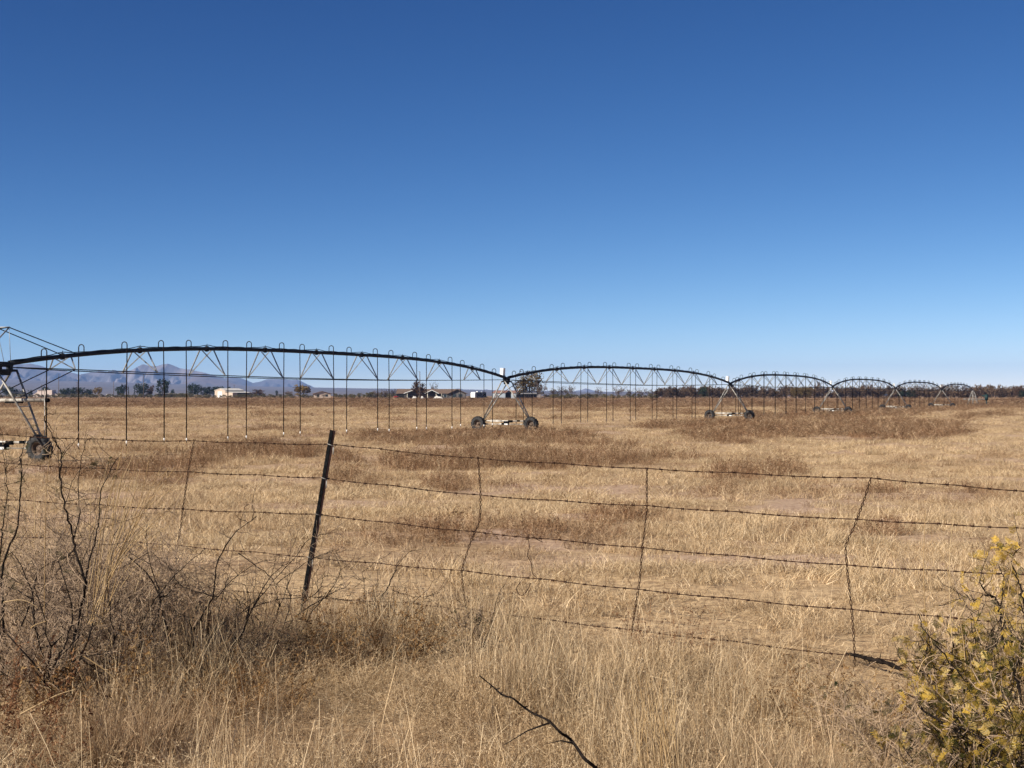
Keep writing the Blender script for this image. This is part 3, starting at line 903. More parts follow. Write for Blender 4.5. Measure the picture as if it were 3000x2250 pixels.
def base_xy(px, y): return ((px - 1500) / F * y, y)
def shrub(name, label, cat, px, y, seed, stems, L, rad, depth=3, branch=3, kink=.35, spread=.6, mb_mat='bark', fine_mat='twig', leaves=0, leaf_tone=.3, leaf_mat='dkleaf', traced=(), up=.08, lean=(0, 0, 0), group=None, rmin=.0012, leaf_zmax=9, leaf_len=.06, leaf_zmin=-9, ll=.011, shrink=.62, twig_leaf=0.0):
    r = random.Random(seed)
    x, y = base_xy(px, y)
    z = g1(x, y)
    root = empty(name, (x, y, z))
    tag(root, label, cat, group)
    O = Vector((x, y, z))
    mb, fine, lf = MB(), MB(), MB()
    tips = []
    for (line, yy, r0) in traced:
        pts = catmull([W(a, b, yy + .25 * (vnoise(a * .02, b * .02, seed) - .5)) - O for (a, b) in line], 4)
        sd_ = rvec(r)
        pts = [q + sd_ * (.005 if j % 2 else -.005) * r.uniform(.1, 1) + rvec(r) * .004 for j, q in enumerate(pts)]
        n = len(pts)
        r0 *= .72
        mb.tube(pts, [max(.0018, r0 * (1 - .75 * i / n)) * r.uniform(.85, 1.2) for i in range(n)], 6)
        for i in range(2, n):
            if r.random() < .55:
                nd = ((pts[i] - pts[i - 1]).normalized() * .5 + rvec(r)).normalized()
                grow(mb, r, pts[i], nd, r.uniform(.10, .34) * (1.1 - .5 * i / n), r0 * .28, 1, tips, .4, 4, 3, .03, 4, fine=fine)
            if r.random() < .8:            # thorns
                v = rvec(r); mb.tube([pts[i], pts[i] + v * .022], [.0016, .0006], 3)
    for s in range(stems):
        th = r.uniform(0, 6.283)
        d = Vector((math.cos(th) * spread, math.sin(th) * spread, 1)) + Vector(lean)
        grow(mb, r, Vector((r.uniform(-.08, .08), r.uniform(-.08, .08), -.03)), d.normalized(), L * r.uniform(.75, 1.2), rad * r.uniform(.7, 1.15), depth, tips, kink, 6, branch, up, 5, shrink, fine, rmin)
    part(mb, "branches", M[mb_mat], root)
    if fine.v: part(fine, "twigs", M[fine_mat], root)
    if leaves:
        c = 0
        cand = [t for t in tips if leaf_zmin < t[-1].z < leaf_zmax and not (t[-1].z > .6 and t[-1].x < -.40)]
        while c < leaves and cand:
            t = r.choice(cand)
            i = r.randint(1, len(t) - 1)
            d = (t[i] - t[i - 1]).normalized() * .4 + rvec(r) + Vector((0, 0, -.15))
            tn = leaf_tone(r, t[i] + O) if callable(leaf_tone) else leaf_tone
            leaflets(lf, r, t[i], d, leaf_len * r.uniform(.6, 1.25), r.randint(9, 14), ll * r.uniform(.7, 1.2), ll * .17, tn)
            c += 1
        part(lf, "leaves", M[leaf_mat], root)
    return root

shrub("mesquite_shrub", "tall bare thorny mesquite with black zigzag stems in front of the near wheel", "shrub", 200, 7.0, 3, 5, .62, .008, 3, 3, .32, .55,
      traced=[([(205, 2080), (200, 1980), (213, 1880), (236, 1790), (249, 1708), (222, 1624), (216, 1573), (195, 1505), (180, 1437), (176, 1386), (180, 1336), (166, 1298), (149, 1268), (127, 1219)], 7.0, .011),
              ([(205, 2080), (170, 1990), (166, 1935), (190, 1890), (213, 1812), (200, 1734), (173, 1644)], 6.9, .010),
              ([(249, 1708), (262, 1640), (280, 1580), (290, 1520), (296, 1440), (318, 1390), (345, 1340)], 7.2, .006),
              ([(216, 1573), (235, 1500), (228, 1430), (238, 1352), (254, 1285)], 7.3, .005)],
      leaves=34, leaf_len=.05, leaf_tone=.35, leaf_zmin=.75)
shrub("mesquite_shrub", "leafless black stemmed mesquite at the photo's edge with a few dark leaves", "shrub", 10, 7.5, 5, 5, .66, .008, 3, 3, .34, .5,
      traced=[([(15, 1985), (12, 1850), (4, 1700), (15, 1630), (47, 1555), (55, 1500), (61, 1430), (64, 1365), (60, 1340), (75, 1290)], 7.5, .010),
              ([(15, 1985), (-20, 1800), (2, 1600), (8, 1540), (20, 1470), (19, 1400), (8, 1320)], 7.6, .007)],
      leaves=60, leaf_len=.06, leaf_tone=.3, leaf_zmin=.6)
shrub("mesquite_shrub", "grey twiggy leafless shrub filling the gap behind the leaning straw tuft", "shrub", 400, 8.2, 8, 30, .60, .004, 3, 4, .38, .95, mb_mat='twig', leaves=0)
shrub("bare_shrub", "low brown twig tangle at the foot of the spreading black shrub", "shrub", 610, 7.9, 38, 16, .40, .004, 3, 4, .4, 1.1, mb_mat='brown_twig', fine_mat='brown_twig')
shrub("bare_shrub", "grey brown dead twig mound in front of the tall bare mesquite", "shrub", 330, 7.2, 39, 16, .36, .004, 3, 4, .4, 1.2, mb_mat='brown_twig')
shrub("bare_shrub", "grey twig mound at the photo's edge under the black stemmed mesquite", "shrub", 40, 7.2, 40, 24, .50, .004, 3, 4, .4, 1.0, mb_mat='twig')
shrub("bare_shrub", "tall thin grey twig bush behind the black mesquite beside the straw tuft", "shrub", 250, 8.6, 42, 26, .66, .004, 3, 4, .36, .7, mb_mat='twig')
shrub("bare_shrub", "thin grey twig bush in the gap beside the spreading black shrub", "shrub", 500, 8.4, 43, 20, .46, .004, 3, 4, .4, .9, mb_mat='brown_twig')
shrub("bare_shrub", "brown twig mound between the spreading black shrub and the fence post's foot", "shrub", 790, 8.0, 41, 9, .32, .004, 3, 4, .4, 1.2, mb_mat='brown_twig', fine_mat='brown_twig')
shrub("mesquite_shrub", "grey twiggy low shrub standing between the two black stemmed mesquites", "shrub", 110, 8.0, 18, 30, .66, .004, 3, 4, .38, .9, mb_mat='twig', leaves=10, leaf_tone=.3)
shrub("mesquite_shrub", "spreading bare black branched shrub beside the leaning fence post", "shrub", 575, 7.6, 9, 5, .66, .008, 3, 3, .30, .8,
      traced=[([(575, 1990), (566, 1900), (566, 1850), (600, 1790), (627, 1735), (640, 1640), (690, 1560), (752, 1515)], 7.6, .009),
              ([(575, 1990), (565, 1880), (555, 1810)], 7.5, .009),
              ([(412, 1960), (402, 1900), (440, 1860), (466, 1790), (478, 1740)], 7.4, .006),
              ([(420, 1950), (410, 1860), (440, 1780), (500, 1700), (560, 1640), (600, 1610)], 7.7, .006),
              ([(640, 1750), (580, 1735), (530, 1715), (510, 1690)], 7.6, .004),
              ([(632, 1755), (680, 1700), (750, 1650), (800, 1640)], 7.7, .004)],
      leaves=0)
shrub("bare_shrub", "low tangled bare shrub with arching black branches at the post's foot", "shrub", 800, 8.6, 12, 7, .52, .006, 3, 3, .33, 1.1,
      traced=[([(700, 1800), (760, 1750), (810, 1690), (860, 1640), (905, 1580), (945, 1566)], 8.7, .005),
              ([(700, 1620), (760, 1665), (805, 1705), (812, 1760)], 8.6, .005),
              ([(720, 1790), (800, 1760), (880, 1750), (960, 1750), (1030, 1762)], 8.5, .005),
              ([(810, 1710), (880, 1660), (930, 1630), (980, 1612)], 8.7, .004),
              ([(700, 1910), (790, 1892), (880, 1875), (960, 1855), (1030, 1850)], 8.2, .005),
              ([(900, 1760), (940, 1720), (950, 1690), (1000, 1690)], 8.8, .005)], up=.02)
shrub("bare_shrub", "small bare dark twig bush between the fence post and the first wire stay", "shrub", 1120, 9.1, 14, 6, .45, .005, 3, 3, .33, .8, up=.05,
      traced=[([(1100, 1790), (1130, 1730), (1150, 1690), (1170, 1650), (1205, 1612)], 9.2, .007), ([(1150, 1728), (1200, 1745), (1240, 1750), (1290, 1735)], 9.1, .004)])
shrub("bare_shrub", "dark low grey green bush under the second wire stay's foot", "shrub", 1400, 8.35, 15, 8, .24, .004, 3, 4, .4, 1.0, leaves=60, leaf_len=.03, leaf_tone=.3, ll=.008)
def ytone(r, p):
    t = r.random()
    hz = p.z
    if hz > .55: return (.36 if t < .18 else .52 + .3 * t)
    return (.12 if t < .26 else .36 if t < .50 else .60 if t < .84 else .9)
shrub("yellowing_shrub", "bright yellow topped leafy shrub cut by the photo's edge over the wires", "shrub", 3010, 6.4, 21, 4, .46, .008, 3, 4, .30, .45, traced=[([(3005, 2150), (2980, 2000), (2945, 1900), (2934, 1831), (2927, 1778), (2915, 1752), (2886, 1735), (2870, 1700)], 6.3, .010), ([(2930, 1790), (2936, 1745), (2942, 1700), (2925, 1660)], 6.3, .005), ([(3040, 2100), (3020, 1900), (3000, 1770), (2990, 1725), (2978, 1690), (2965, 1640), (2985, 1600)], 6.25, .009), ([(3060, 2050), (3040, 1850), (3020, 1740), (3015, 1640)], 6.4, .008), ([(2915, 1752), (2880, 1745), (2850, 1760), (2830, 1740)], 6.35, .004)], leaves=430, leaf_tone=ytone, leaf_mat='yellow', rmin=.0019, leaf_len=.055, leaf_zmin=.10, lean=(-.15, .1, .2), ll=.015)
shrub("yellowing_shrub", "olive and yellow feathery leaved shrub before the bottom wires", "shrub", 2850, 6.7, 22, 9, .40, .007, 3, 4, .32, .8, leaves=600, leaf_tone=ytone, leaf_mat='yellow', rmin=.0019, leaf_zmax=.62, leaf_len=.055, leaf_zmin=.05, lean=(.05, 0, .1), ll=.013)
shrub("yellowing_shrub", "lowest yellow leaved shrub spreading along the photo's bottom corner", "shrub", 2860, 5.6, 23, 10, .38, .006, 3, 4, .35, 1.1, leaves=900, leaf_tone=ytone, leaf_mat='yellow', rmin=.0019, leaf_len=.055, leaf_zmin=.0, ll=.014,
      traced=[([(2740, 1890), (2800, 1960), (2860, 2040), (2900, 2090)], 6.2, .004), ([(2690, 2070), (2800, 2140), (2900, 2200), (3040, 2290)], 5.7, .006), ([(2690, 1800), (2710, 1850), (2770, 1900)], 6.4, .004)])
shrub("yellowing_shrub", "small dark green leaved shoot between the yellow shrubs under the fence", "shrub", 2890, 6.9, 24, 5, .46, .006, 2, 3, .3, .4, leaves=140, leaf_tone=.3, leaf_mat='dkleaf', leaf_len=.08, leaf_zmin=.1, ll=.014)
shrub("bare_shrub", "shadowy dry twig bush beside the yellow shrubs at the bottom edge", "shrub", 2620, 6.0, 26, 10, .34, .004, 3, 4, .4, 1.0, mb_mat='twig', leaves=60, leaf_tone=.3, leaf_len=.04)

db = MB()
line = [(1405, 1980), (1440, 2008), (1472, 2036), (1502, 2046), (1530, 2068), (1562, 2090), (1605, 2110), (1642, 2146), (1668, 2163), (1690, 2190), (1712, 2222), (1745, 2250), (1800, 2310), (1850, 2400)]
bp_ = catmull([W(a, b, 4.9 - .25 * i / 13 + .04 * math.sin(i * 1.7)) for i, (a, b) in enumerate(line)], 5)
n = len(bp_)
rb = random.Random(6)
db.tube(bp_, [.0018 + .0050 * (i / n) + .0008 * rb.random() for i in range(n)], 7)
for i in range(4, n - 2):
    if rb.random() < .38:
        v = (rvec(rb) + Vector((0, -.2, .5))).normalized()
        db.tube([bp_[i], bp_[i] + v * rb.uniform(.008, .02)], [.0035, .0008], 4)
for i0, tgt in ((31, (-.16, .05, -.09)), (43, (-.09, .0, .0))):
    q = bp_[min(i0, n - 1)]
    db.tube([q, q + Vector(tgt) * .5 + Vector((0, 0, .01)), q + Vector(tgt)], [.004, .0025, .001], 5)
o = db.build("dead_branch", M['bark'])
tag(o, "single dark thorny bare branch reaching up from the bottom edge over the grass", "branch")
lg = MB()
lp = catmull([W(a, b, yy) for a, b, yy in ((2480, 1914, 8.1), (2515, 1922, 8.0), (2560, 1934, 7.9), (2600, 1943, 7.8), (2640, 1962, 7.7))], 5)
rb = random.Random(7)
lg.tube(lp, [.005 + .007 * rb.random() + .006 * math.sin(math.pi * i / len(lp)) for i in range(len(lp))], 7)
for i in range(2, len(lp), 2):
    lg.tube([lp[i], lp[i] + rvec(rb) * .06], [.004, .001], 4)
o = lg.build("fallen_limb", M['bark'])
tag(o, "short dark fallen limb lying against the bottom wire near the yellow shrubs", "branch")

# ------------------------------------------------------------------ grass stuff
def blades(r, n, rad, hmin, hmax, wid, lean, flat=0.0, seg=4, head=0.0, tone=(0, 1)):
    """one clump of bent blades; returns vertices, faces, tones"""
    V, Fc, T = [], [], []
    for b in range(n):
        a0 = r.uniform(0, 2 * np.pi); rr = rad * np.sqrt(r.random())
        bx, by = rr * np.cos(a0), rr * np.sin(a0)
        h = hmin + (hmax - hmin) * r.random() ** 1.3
        az = r.uniform(0, 2 * np.pi)
        ln = lean * (.25 + r.random() * 1.1)
        lying = r.random() < flat
        if lying: ln = 2.2 + r.random()
        wa = r.uniform(0, np.pi)
        wdx, wdy = np.cos(wa) * wid / 2, np.sin(wa) * wid / 2
        w0 = 1.0 * (.6 + .8 * r.random())
        kx, ky = r.normal(0, .05 * h, 2)
        tn = tone[0] + (tone[1] - tone[0]) * r.random()
        base = len(V)
        norm = np.sqrt(1 + ln * ln)
        z0 = r.random() * .04 if lying else -.01
        for i in range(seg):
            s = i / (seg - 1)
            hd = h * ln / norm * s ** 1.5
            z = z0 + h * (s - .35 * min(ln, 1.0) * s * s) / norm * (1.25 if not lying else .5)
            x = bx + np.cos(az) * hd + kx * np.sin(s * 4); y = by + np.sin(az) * hd + ky * np.sin(s * 4)
            ws = w0 * (1 - s * .75) if head == 0 or s < .7 else w0 * (1 + head * (1 - abs(s - .85) / .15))
            V.append((x - wdx * ws, y - wdy * ws, z)); V.append((x + wdx * ws, y + wdy * ws, z))
            T += [tn, tn]
        for i in range(seg - 1):
            q = base + 2 * i
            Fc.append((q, q + 1, q + 3, q + 2))
    return V, Fc, T
def clump_mesh(name, parts_, m):
    V, Fc, T = [], [], []
    for (v, f, t) in parts_:
        b = len(V)
        V += v; T += t
        Fc += [tuple(b + i for i in q) for q in f]
    me = bpy.data.meshes.new(name)
    me.from_pydata([tuple(map(float, v)) for v in V], [], Fc)
    a = me.attributes.new("tone", 'FLOAT', 'POINT')
    a.data.foreach_set("value", np.array(T, np.float32))
    me.materials.append(m)
    return bpy.data.objects.new(name, me)
def twigs(r, n, rad, h, wid, tone=(0, 1), leafy=8, ls=.012):
    """brown forbs: stems with side sprigs and small curled leaves"""
    V, Fc, T = [], [], []
    def strip(p, q, w, tn):
        d = q - p; s = np.cross(d, r.normal(size=3)); s = s / (np.linalg.norm(s) + 1e-9) * w / 2
        b = len(V)
        V.extend([tuple(p - s), tuple(p + s), tuple(q + s * .6), tuple(q - s * .6)]); T.extend([tn] * 4)
        Fc.append((b, b + 1, b + 2, b + 3))
    for k in range(n):
        a = r.uniform(0, 2 * np.pi); rr = rad * np.sqrt(r.random())
        p = np.array([rr * np.cos(a), rr * np.sin(a), 0])
        d = np.array([np.cos(a) * .35, np.sin(a) * .35, 1.0]) + r.normal(0, .22, 3)
        d /= np.linalg.norm(d)
        H = h * (.5 + .5 * r.random()); tn = tone[0] + (tone[1] - tone[0]) * r.random()
        for s in range(4):
            q = p + d * H / 4
            strip(p, q, wid * (1.2 - .2 * s), tn)
            for e in range(2):
                sd = d * .6 + r.normal(0, .6, 3); sd /= np.linalg.norm(sd)
                q2 = q + sd * H * .22 * r.uniform(.5, 1.3)
                strip(q, q2, wid * .6, tn)
                for l in range(leafy // 4):
                    c = q + (q2 - q) * r.random()
                    ld = r.normal(0, 1, 3); ld /= np.linalg.norm(ld)
                    strip(c, c + ld * ls * r.uniform(.6, 1.6), ls * .5, min(1, max(0, tn + r.normal(0, .18))))
            p = q; d = d + r.normal(0, .12, 3); d /= np.linalg.norm(d)
    return V, Fc, T

def scatter(name, label, cat, pts, rot, scl, idx, tint, variants):
    me = bpy.data.meshes.new(name)
    me.vertices.add(len(pts))
    me.vertices.foreach_set("co", np.asarray(pts, np.float32).ravel())
    for nm, ty, dat, key in (("rot", 'FLOAT_VECTOR', rot, "vector"), ("scl", 'FLOAT_VECTOR', scl, "vector"), ("idx", 'INT', idx, "value"), ("tint", 'FLOAT', tint, "value")):
        a = me.attributes.new(nm, ty, 'POINT')
        a.data.foreach_set(key, np.asarray(dat, np.int32 if ty == 'INT' else np.float32).ravel())
    me.update()
    o = link(bpy.data.objects.new(name, me))
    tag(o, label, cat, kind="stuff")
    src = bpy.data.collections.new(name + "_sources")
    for i, v in enumerate(variants):
        v.name = "%s_clump_%02d" % (name, i)
        src.objects.link(v)
    ng = bpy.data.node_groups.new(name + "_scatter", 'GeometryNodeTree')
    ng.interface.new_socket("Geometry", in_out='INPUT', socket_type='NodeSocketGeometry')
    ng.interface.new_socket("Geometry", in_out='OUTPUT', socket_type='NodeSocketGeometry')
    N, L = ng.nodes, ng.links
    gi, go = N.new("NodeGroupInput"), N.new("NodeGroupOutput")
    ci = N.new("GeometryNodeCollectionInfo")
    ci.inputs['Collection'].default_value = src
    ci.inputs['Separate Children'].default_value = True
    ci.inputs['Reset Children'].default_value = True
    ip = N.new("GeometryNodeInstanceOnPoints")
    ip.inputs['Pick Instance'].default_value = True
    def at(nm, ty):
        n = N.new("GeometryNodeInputNamedAttribute"); n.data_type = ty; n.inputs['Name'].default_value = nm
        return n.outputs['Attribute']
    m2p = N.new("GeometryNodeMeshToPoints")
    L.new(gi.outputs[0], m2p.inputs['Mesh'])
    L.new(m2p.outputs[0], ip.inputs['Points'])
    L.new(ci.outputs[0], ip.inputs['Instance'])
    L.new(at("idx", 'INT'), ip.inputs['Instance Index'])
    e2r = N.new("FunctionNodeEulerToRotation")
    L.new(at("rot", 'FLOAT_VECTOR'), e2r.inputs[0])
    L.new(e2r.outputs[0], ip.inputs['Rotation'])
    L.new(at("scl", 'FLOAT_VECTOR'), ip.inputs['Scale'])
    L.new(ip.outputs[0], go.inputs[0])
    md = o.modifiers.new("scatter", 'NODES')
    md.node_group = ng
    return o

R_ = np.random.default_rng(5)
def wedge(y0, y1, dens, margin=1.5, half=.41):
    """random points over the visible wedge of ground"""
    area = half * (y1 ** 2 - y0 ** 2) + 2 * margin * (y1 - y0)
    n = int(area * dens)
    y = np.sqrt(R_.uniform(y0 ** 2, y1 ** 2, n))
    x = R_.uniform(-1, 1, n) * (half * y + margin)
    return x, y

# --- short straw over the field
short = []
for k in range(6):
    short.append(clump_mesh("s", [blades(R_, 60, .26, .05, .20, .0055, .9, .35, 4), blades(R_, 18, .22, .12, .30, .004, .5, .0, 4)], M['straw']))
flatv = []
for k in range(4):
    flatv.append(clump_mesh("s", [blades(R_, 80, .34, .06, .24, .006, 1.4, .75, 4, tone=(.3, 1))], M['straw']))
tuftv = []
for k in range(4):
    tuftv.append(clump_mesh("s", [blades(R_, 85, .15, .12, .34, .005, .55, .05, 4, tone=(.25, 1))], M['straw']))
field_var = short + flatv + tuftv
XS, YS, SX, SZ, ID, TI = [], [], [], [], [], []
for (y0, y1, dens, sx, sz) in ((5.6, 9.0, 30, 1.0, .50), (9.0, 16, 26, 1.0, .50), (16, 28, 16, 1.3, .58), (28, 55, 6.5, 1.9, .72), (55, 110, 2.2, 3.0, .9), (110, 260, .62, 5.5, 1.1), (260, 420, .14, 9, 1.2), (420, 620, .06, 13, .9)):
    x, y = wedge(y0, y1, dens, 3.0 if y1 < 30 else 1.5)
    if y0 < 6:
        ok = y > fy(1500 + F * x / y) - .7
        x, y = x[ok], y[ok]
    dt = dirt_at(x, y) * (1 if y0 > 6 else .5); wd = weed_at(x, y)
    dens_n = .08 + 1.4 * smooth(.34, .70, fbm(x * .9, y * .7, 61, 3))
    keep = R_.random(len(x)) < np.clip((1 - .88 * dt) * dens_n, 0.05, 1)
    x, y, wd, dt = x[keep], y[keep], wd[keep], dt[keep]
    n = len(x)
    XS.append(x); YS.append(y)
    patch = fbm(x * .55, y * .4, 71, 3)
    pick = R_.random(n)
    idn = np.where(pick < .16 + .3 * (patch > .55), R_.integers(10, 14, n), np.where(pick < .72, R_.integers(0, 6, n), R_.integers(6, 10, n)))
    SX.append(sx * R_.uniform(.75, 1.3, n)); SZ.append(sz * R_.uniform(.6, 1.25, n) * (.7 + .6 * patch))
    ID.append(idn)
    band = fbm(x * .012 + 3, y * .16, 85, 3) - .5
    band2 = fbm(x * .03 + 9, y * .5, 87, 2) - .5
    TI.append(np.clip(.15 + 1.05 * wd - .12 + smooth(25, 60, y) * (1.1 * band + .5 * band2) - .4 * ell(1500 + F * x / y, HOR + F * (EYE - np.interp(y, GY, GZ)) / y, PALE) + .5 * (fbm(x * .3, y * .2, 81, 3) - .5) * 1.2, 0, 1))
x, y = np.concatenate(XS), np.concatenate(YS)
n = len(x)
sx = np.concatenate(SX); sz = np.concatenate(SZ)
scatter("field_grass", "short dry golden grass and flattened straw covering the field", "grass",
        np.stack([x, y, ground(x, y)], 1), np.stack([R_.normal(0, .08, n), R_.normal(0, .08, n), R_.uniform(0, 6.28, n)], 1),
        np.stack([sx, sx, sz], 1), np.concatenate(ID), np.concatenate(TI), field_var)

# --- brown weeds in stands
weedv = [clump_mesh("w", [twigs(R_, 9, .16, .42, .006, leafy=12, ls=.018), blades(R_, 24, .2, .12, .38, .005, .5, .0, 4)], M['weed']) for k in range(5)]
XS, YS, SX, SZ = [], [], [], []
for (y0, y1, dens, sx, sz) in ((11.5, 20, 9, .8, .55), (20, 40, 9, 1.0, .85), (40, 80, 6.5, 1.35, 1.3), (80, 160, 1.2, 3.2, 1.25), (160, 330, .5, 5.5, 1.6), (330, 450, .12, 10, 1.3), (450, 600, .07, 12, .8)):
    x, y = wedge(y0, y1, dens)
    wd = weed_at(x, y)
    keep = R_.random(len(x)) < np.clip(wd * 1.35 - .22, 0, 1) + .07 * (y < 45) + .02
    x, y = x[keep], y[keep]
    XS.append(x); YS.append(y); k_ = .45 + .55 * np.clip(weed_at(x, y) * 2, 0, 1); SX.append(sx * R_.uniform(.7, 1.3, len(x)) * k_); SZ.append(sz * R_.uniform(.55, 1.25, len(x)) * k_)
x, y = np.concatenate(XS), np.concatenate(YS); n = len(x)
sx = np.concatenate(SX); sz = np.concatenate(SZ)
scatter("brown_weeds", "rusty brown dead weeds standing in patches in the field", "weeds",
        np.stack([x, y, ground(x, y)], 1), np.stack([R_.normal(0, .1, n), R_.normal(0, .1, n), R_.uniform(0, 6.28, n)], 1),
        np.stack([sx, sx, sz], 1), R_.integers(0, 5, n), np.clip(R_.normal(.22, .2, n), 0, .8), weedv)

# --- tall roadside grass near the camera
tall = []
for k in range(6):
    tall.append(clump_mesh("t", [blades(R_, 66, .14, .14, .52, .0022, .38, .0, 5), blades(R_, 44, .17, .06, .26, .0026, 1.2, .25, 5), twigs(R_, 4, .14, .40, .002, tone=(.3, .95), leafy=12, ls=.006), blades(R_, 3, .1, .36, .60, .0015, .12, 0, 5, head=.8, tone=(.6, 1))], M['straw']))
for k in range(4):
    tall.append(clump_mesh("t", [blades(R_, 110, .20, .06, .32, .0024, 1.1, .3, 5), twigs(R_, 9, .17, .34, .0022, tone=(.2, .9), leafy=14, ls=.007)], M['straw']))
for k in range(3):
    tall.append(clump_mesh("t", [twigs(R_, 12, .15, .42, .0026, tone=(.1, .8), leafy=16, ls=.007)], M['straw']))
x, y = wedge(4.3, 10.6, 74, 2.2)
u = 1500 + F * x / y
edge = fy(u) + .25 + .5 * (fbm(x * 1.3, y * 1.3, 91, 2) - .5)
fall = smooth(edge + .5, edge - 1.3, y)
hmap = fbm(x * 1.1, y * 1.1, 95, 3)
keep = R_.random(len(x)) < (.25 + .75 * fall) * np.clip(.12 + 1.5 * smooth(.28, .62, fbm(x * 2.4, y * 2.4, 97, 2)) + .35 * smooth(1300, 900, u) * smooth(7.5, 6.5, y), 0, 1)
x, y, hmap, fall = x[keep], y[keep], hmap[keep], fall[keep]
n = len(x)
u = 1500 + F * x / y
hs = (.16 + .68 * smooth(.3, .75, hmap)) * (.6 + .4 * fall) * R_.uniform(.6, 1.2, n)
left = smooth(1250, 650, u)
hs = np.maximum(hs, .60 * R_.uniform(.4, 1.2, n) * left * smooth(7.4, 8.3, y) * (R_.random(n) < .45))
hs = np.maximum(hs, (.30 + .22 * hmap) * smooth(7.2, 6.0, y) * R_.uniform(.6, 1.2, n) * left)
hs = np.maximum(hs, .62 * R_.uniform(.5, 1.2, n) * smooth(160, 60, np.abs(u - 930)) * smooth(7.0, 8.0, y) * (R_.random(n) < .7))
pick = R_.random(n)
idx = np.where(pick < .22 + .25 * (hmap > .55), R_.integers(0, 6, n), np.where(pick < .86, R_.integers(6, 10, n), R_.integers(10, 13, n)))
tint = np.clip(.0 + .45 * smooth(.54, .74, fbm(x * .8, y * .8, 99, 3)) + R_.normal(.04, .1, n) + .04 * left, 0, 1)
scatter("roadside_grass", "tall tangled dry roadside grass in front of the fence", "grass",
        np.stack([x, y, ground(x, y)], 1), np.stack([R_.normal(0, .07, n), R_.normal(0, .07, n), R_.uniform(0, 6.28, n)], 1),
        np.stack([R_.uniform(.8, 1.25, n)] * 2 + [hs], 1), idx, tint, tall)

# --- single tufts and dead forbs that stand out
def tuft(label, px, y, stalks, m='tuft', seed=1, name="straw_tuft"):
    r = random.Random(seed)
    x, y = base_xy(px, y)
    O = Vector((x, y, g1(x, y)))
    mb = MB()
    for (line, yy) in stalks:
        pts = catmull([W(a, b, yy) - O for a, b in line], 5)
        nn = len(pts)
        mb.tube(pts, [.0026 * (1 - .6 * i / nn) for i in range(nn)], 4, tone=r.uniform(.4, 1))
    o = mb.build(name, M[m])
    o.location = O
    tag(o, label, "grass tuft")
    return o
r9 = random.Random(2)
st = []
for k in range(26):
    b0 = 270 + r9.uniform(-25, 35); t = r9.random()
    top = (330 + 190 * t + r9.uniform(-20, 20), 1420 + r9.uniform(-70, 190) - 60 * (t < .7))
    mid_ = (b0 + (top[0] - b0) * .38 + r9.uniform(-8, 8), 1790 + (top[1] - 1790) * .5)
    st.append(([(b0, 1830), mid_, top], 7.45 + r9.uniform(-.15, .15)))
st += [([(300, 1740), (400, 1500), (437, 1345)], 7.4), ([(310, 1720), (420, 1480), (472, 1369)], 7.45), ([(330, 1640), (440, 1480), (512, 1432)], 7.5), ([(345, 1590), (395, 1440), (402, 1350)], 7.4)]
tuft("pale golden tuft of tall grass leaning away from the black mesquite stems", 275, 7.45, st)
tuft("sparse tuft of thin pale vertical grass stalks rising through the lower wires", 2720, 6.6,
     [([(2735, 1900), (2712, 1800), (2706, 1640), (2712, 1490)], 6.6), ([(2790, 1880), (2782, 1740), (2784, 1600), (2795, 1510)], 6.6), ([(2735, 1890), (2660, 1720), (2600, 1590), (2550, 1525)], 6.7),
      ([(2830, 1960), (2815, 1830), (2770, 1650), (2735, 1587)], 6.5), ([(2620, 1820), (2580, 1740), (2530, 1610), (2517, 1572)], 6.8), ([(2925, 1890), (2945, 1790), (2975, 1600), (3005, 1490)], 6.3), ([(2690, 1970), (2706, 1935), (2735, 1920), (2762, 1917)], 6.3),
      ([(2800, 1830), (2825, 1780), (2845, 1725)], 6.5), ([(2980, 1850), (2978, 1780), (2983, 1720)], 6.2)])
tuft("few long thin straw stalks standing before the near pipe wheel", 130, 6.9,
     [([(130, 1800), (132, 1600), (136, 1430), (150, 1310)], 6.9), ([(103, 1560), (102, 1480), (105, 1420)], 6.9), ([(262, 1580), (265, 1480), (268, 1400)], 7.2), ([(330, 1540), (333, 1470), (343, 1415)], 7.3), ([(362, 1560), (368, 1480), (376, 1420)], 7.3)])
tuft("long pale dry stem arching across the dark gap under the mesquite", 330, 6.5, [([(245, 1922), (310, 1965), (355, 2010), (400, 2055)], 6.4), ([(60, 2092), (110, 2065), (170, 2035), (220, 2020)], 6.1), ([(10, 1765), (50, 1758), (80, 1762), (110, 1780)], 6.5), ([(90, 1840), (105, 1830), (135, 1820)], 6.4)])
st = []
for k in range(40):
    b0 = 1945 + r9.uniform(-60, 60)
    st.append(([(b0, 2330), (b0 - 20 + r9.uniform(-10, 10), 2180), (b0 - 45 + r9.uniform(-50, 50), 1990 + r9.uniform(-40, 120))], 5.55 + r9.uniform(-.2, .2)))
tuft("upright bunch of tall pale grass stalks beside the thorny branch", 1930, 5.6, st)

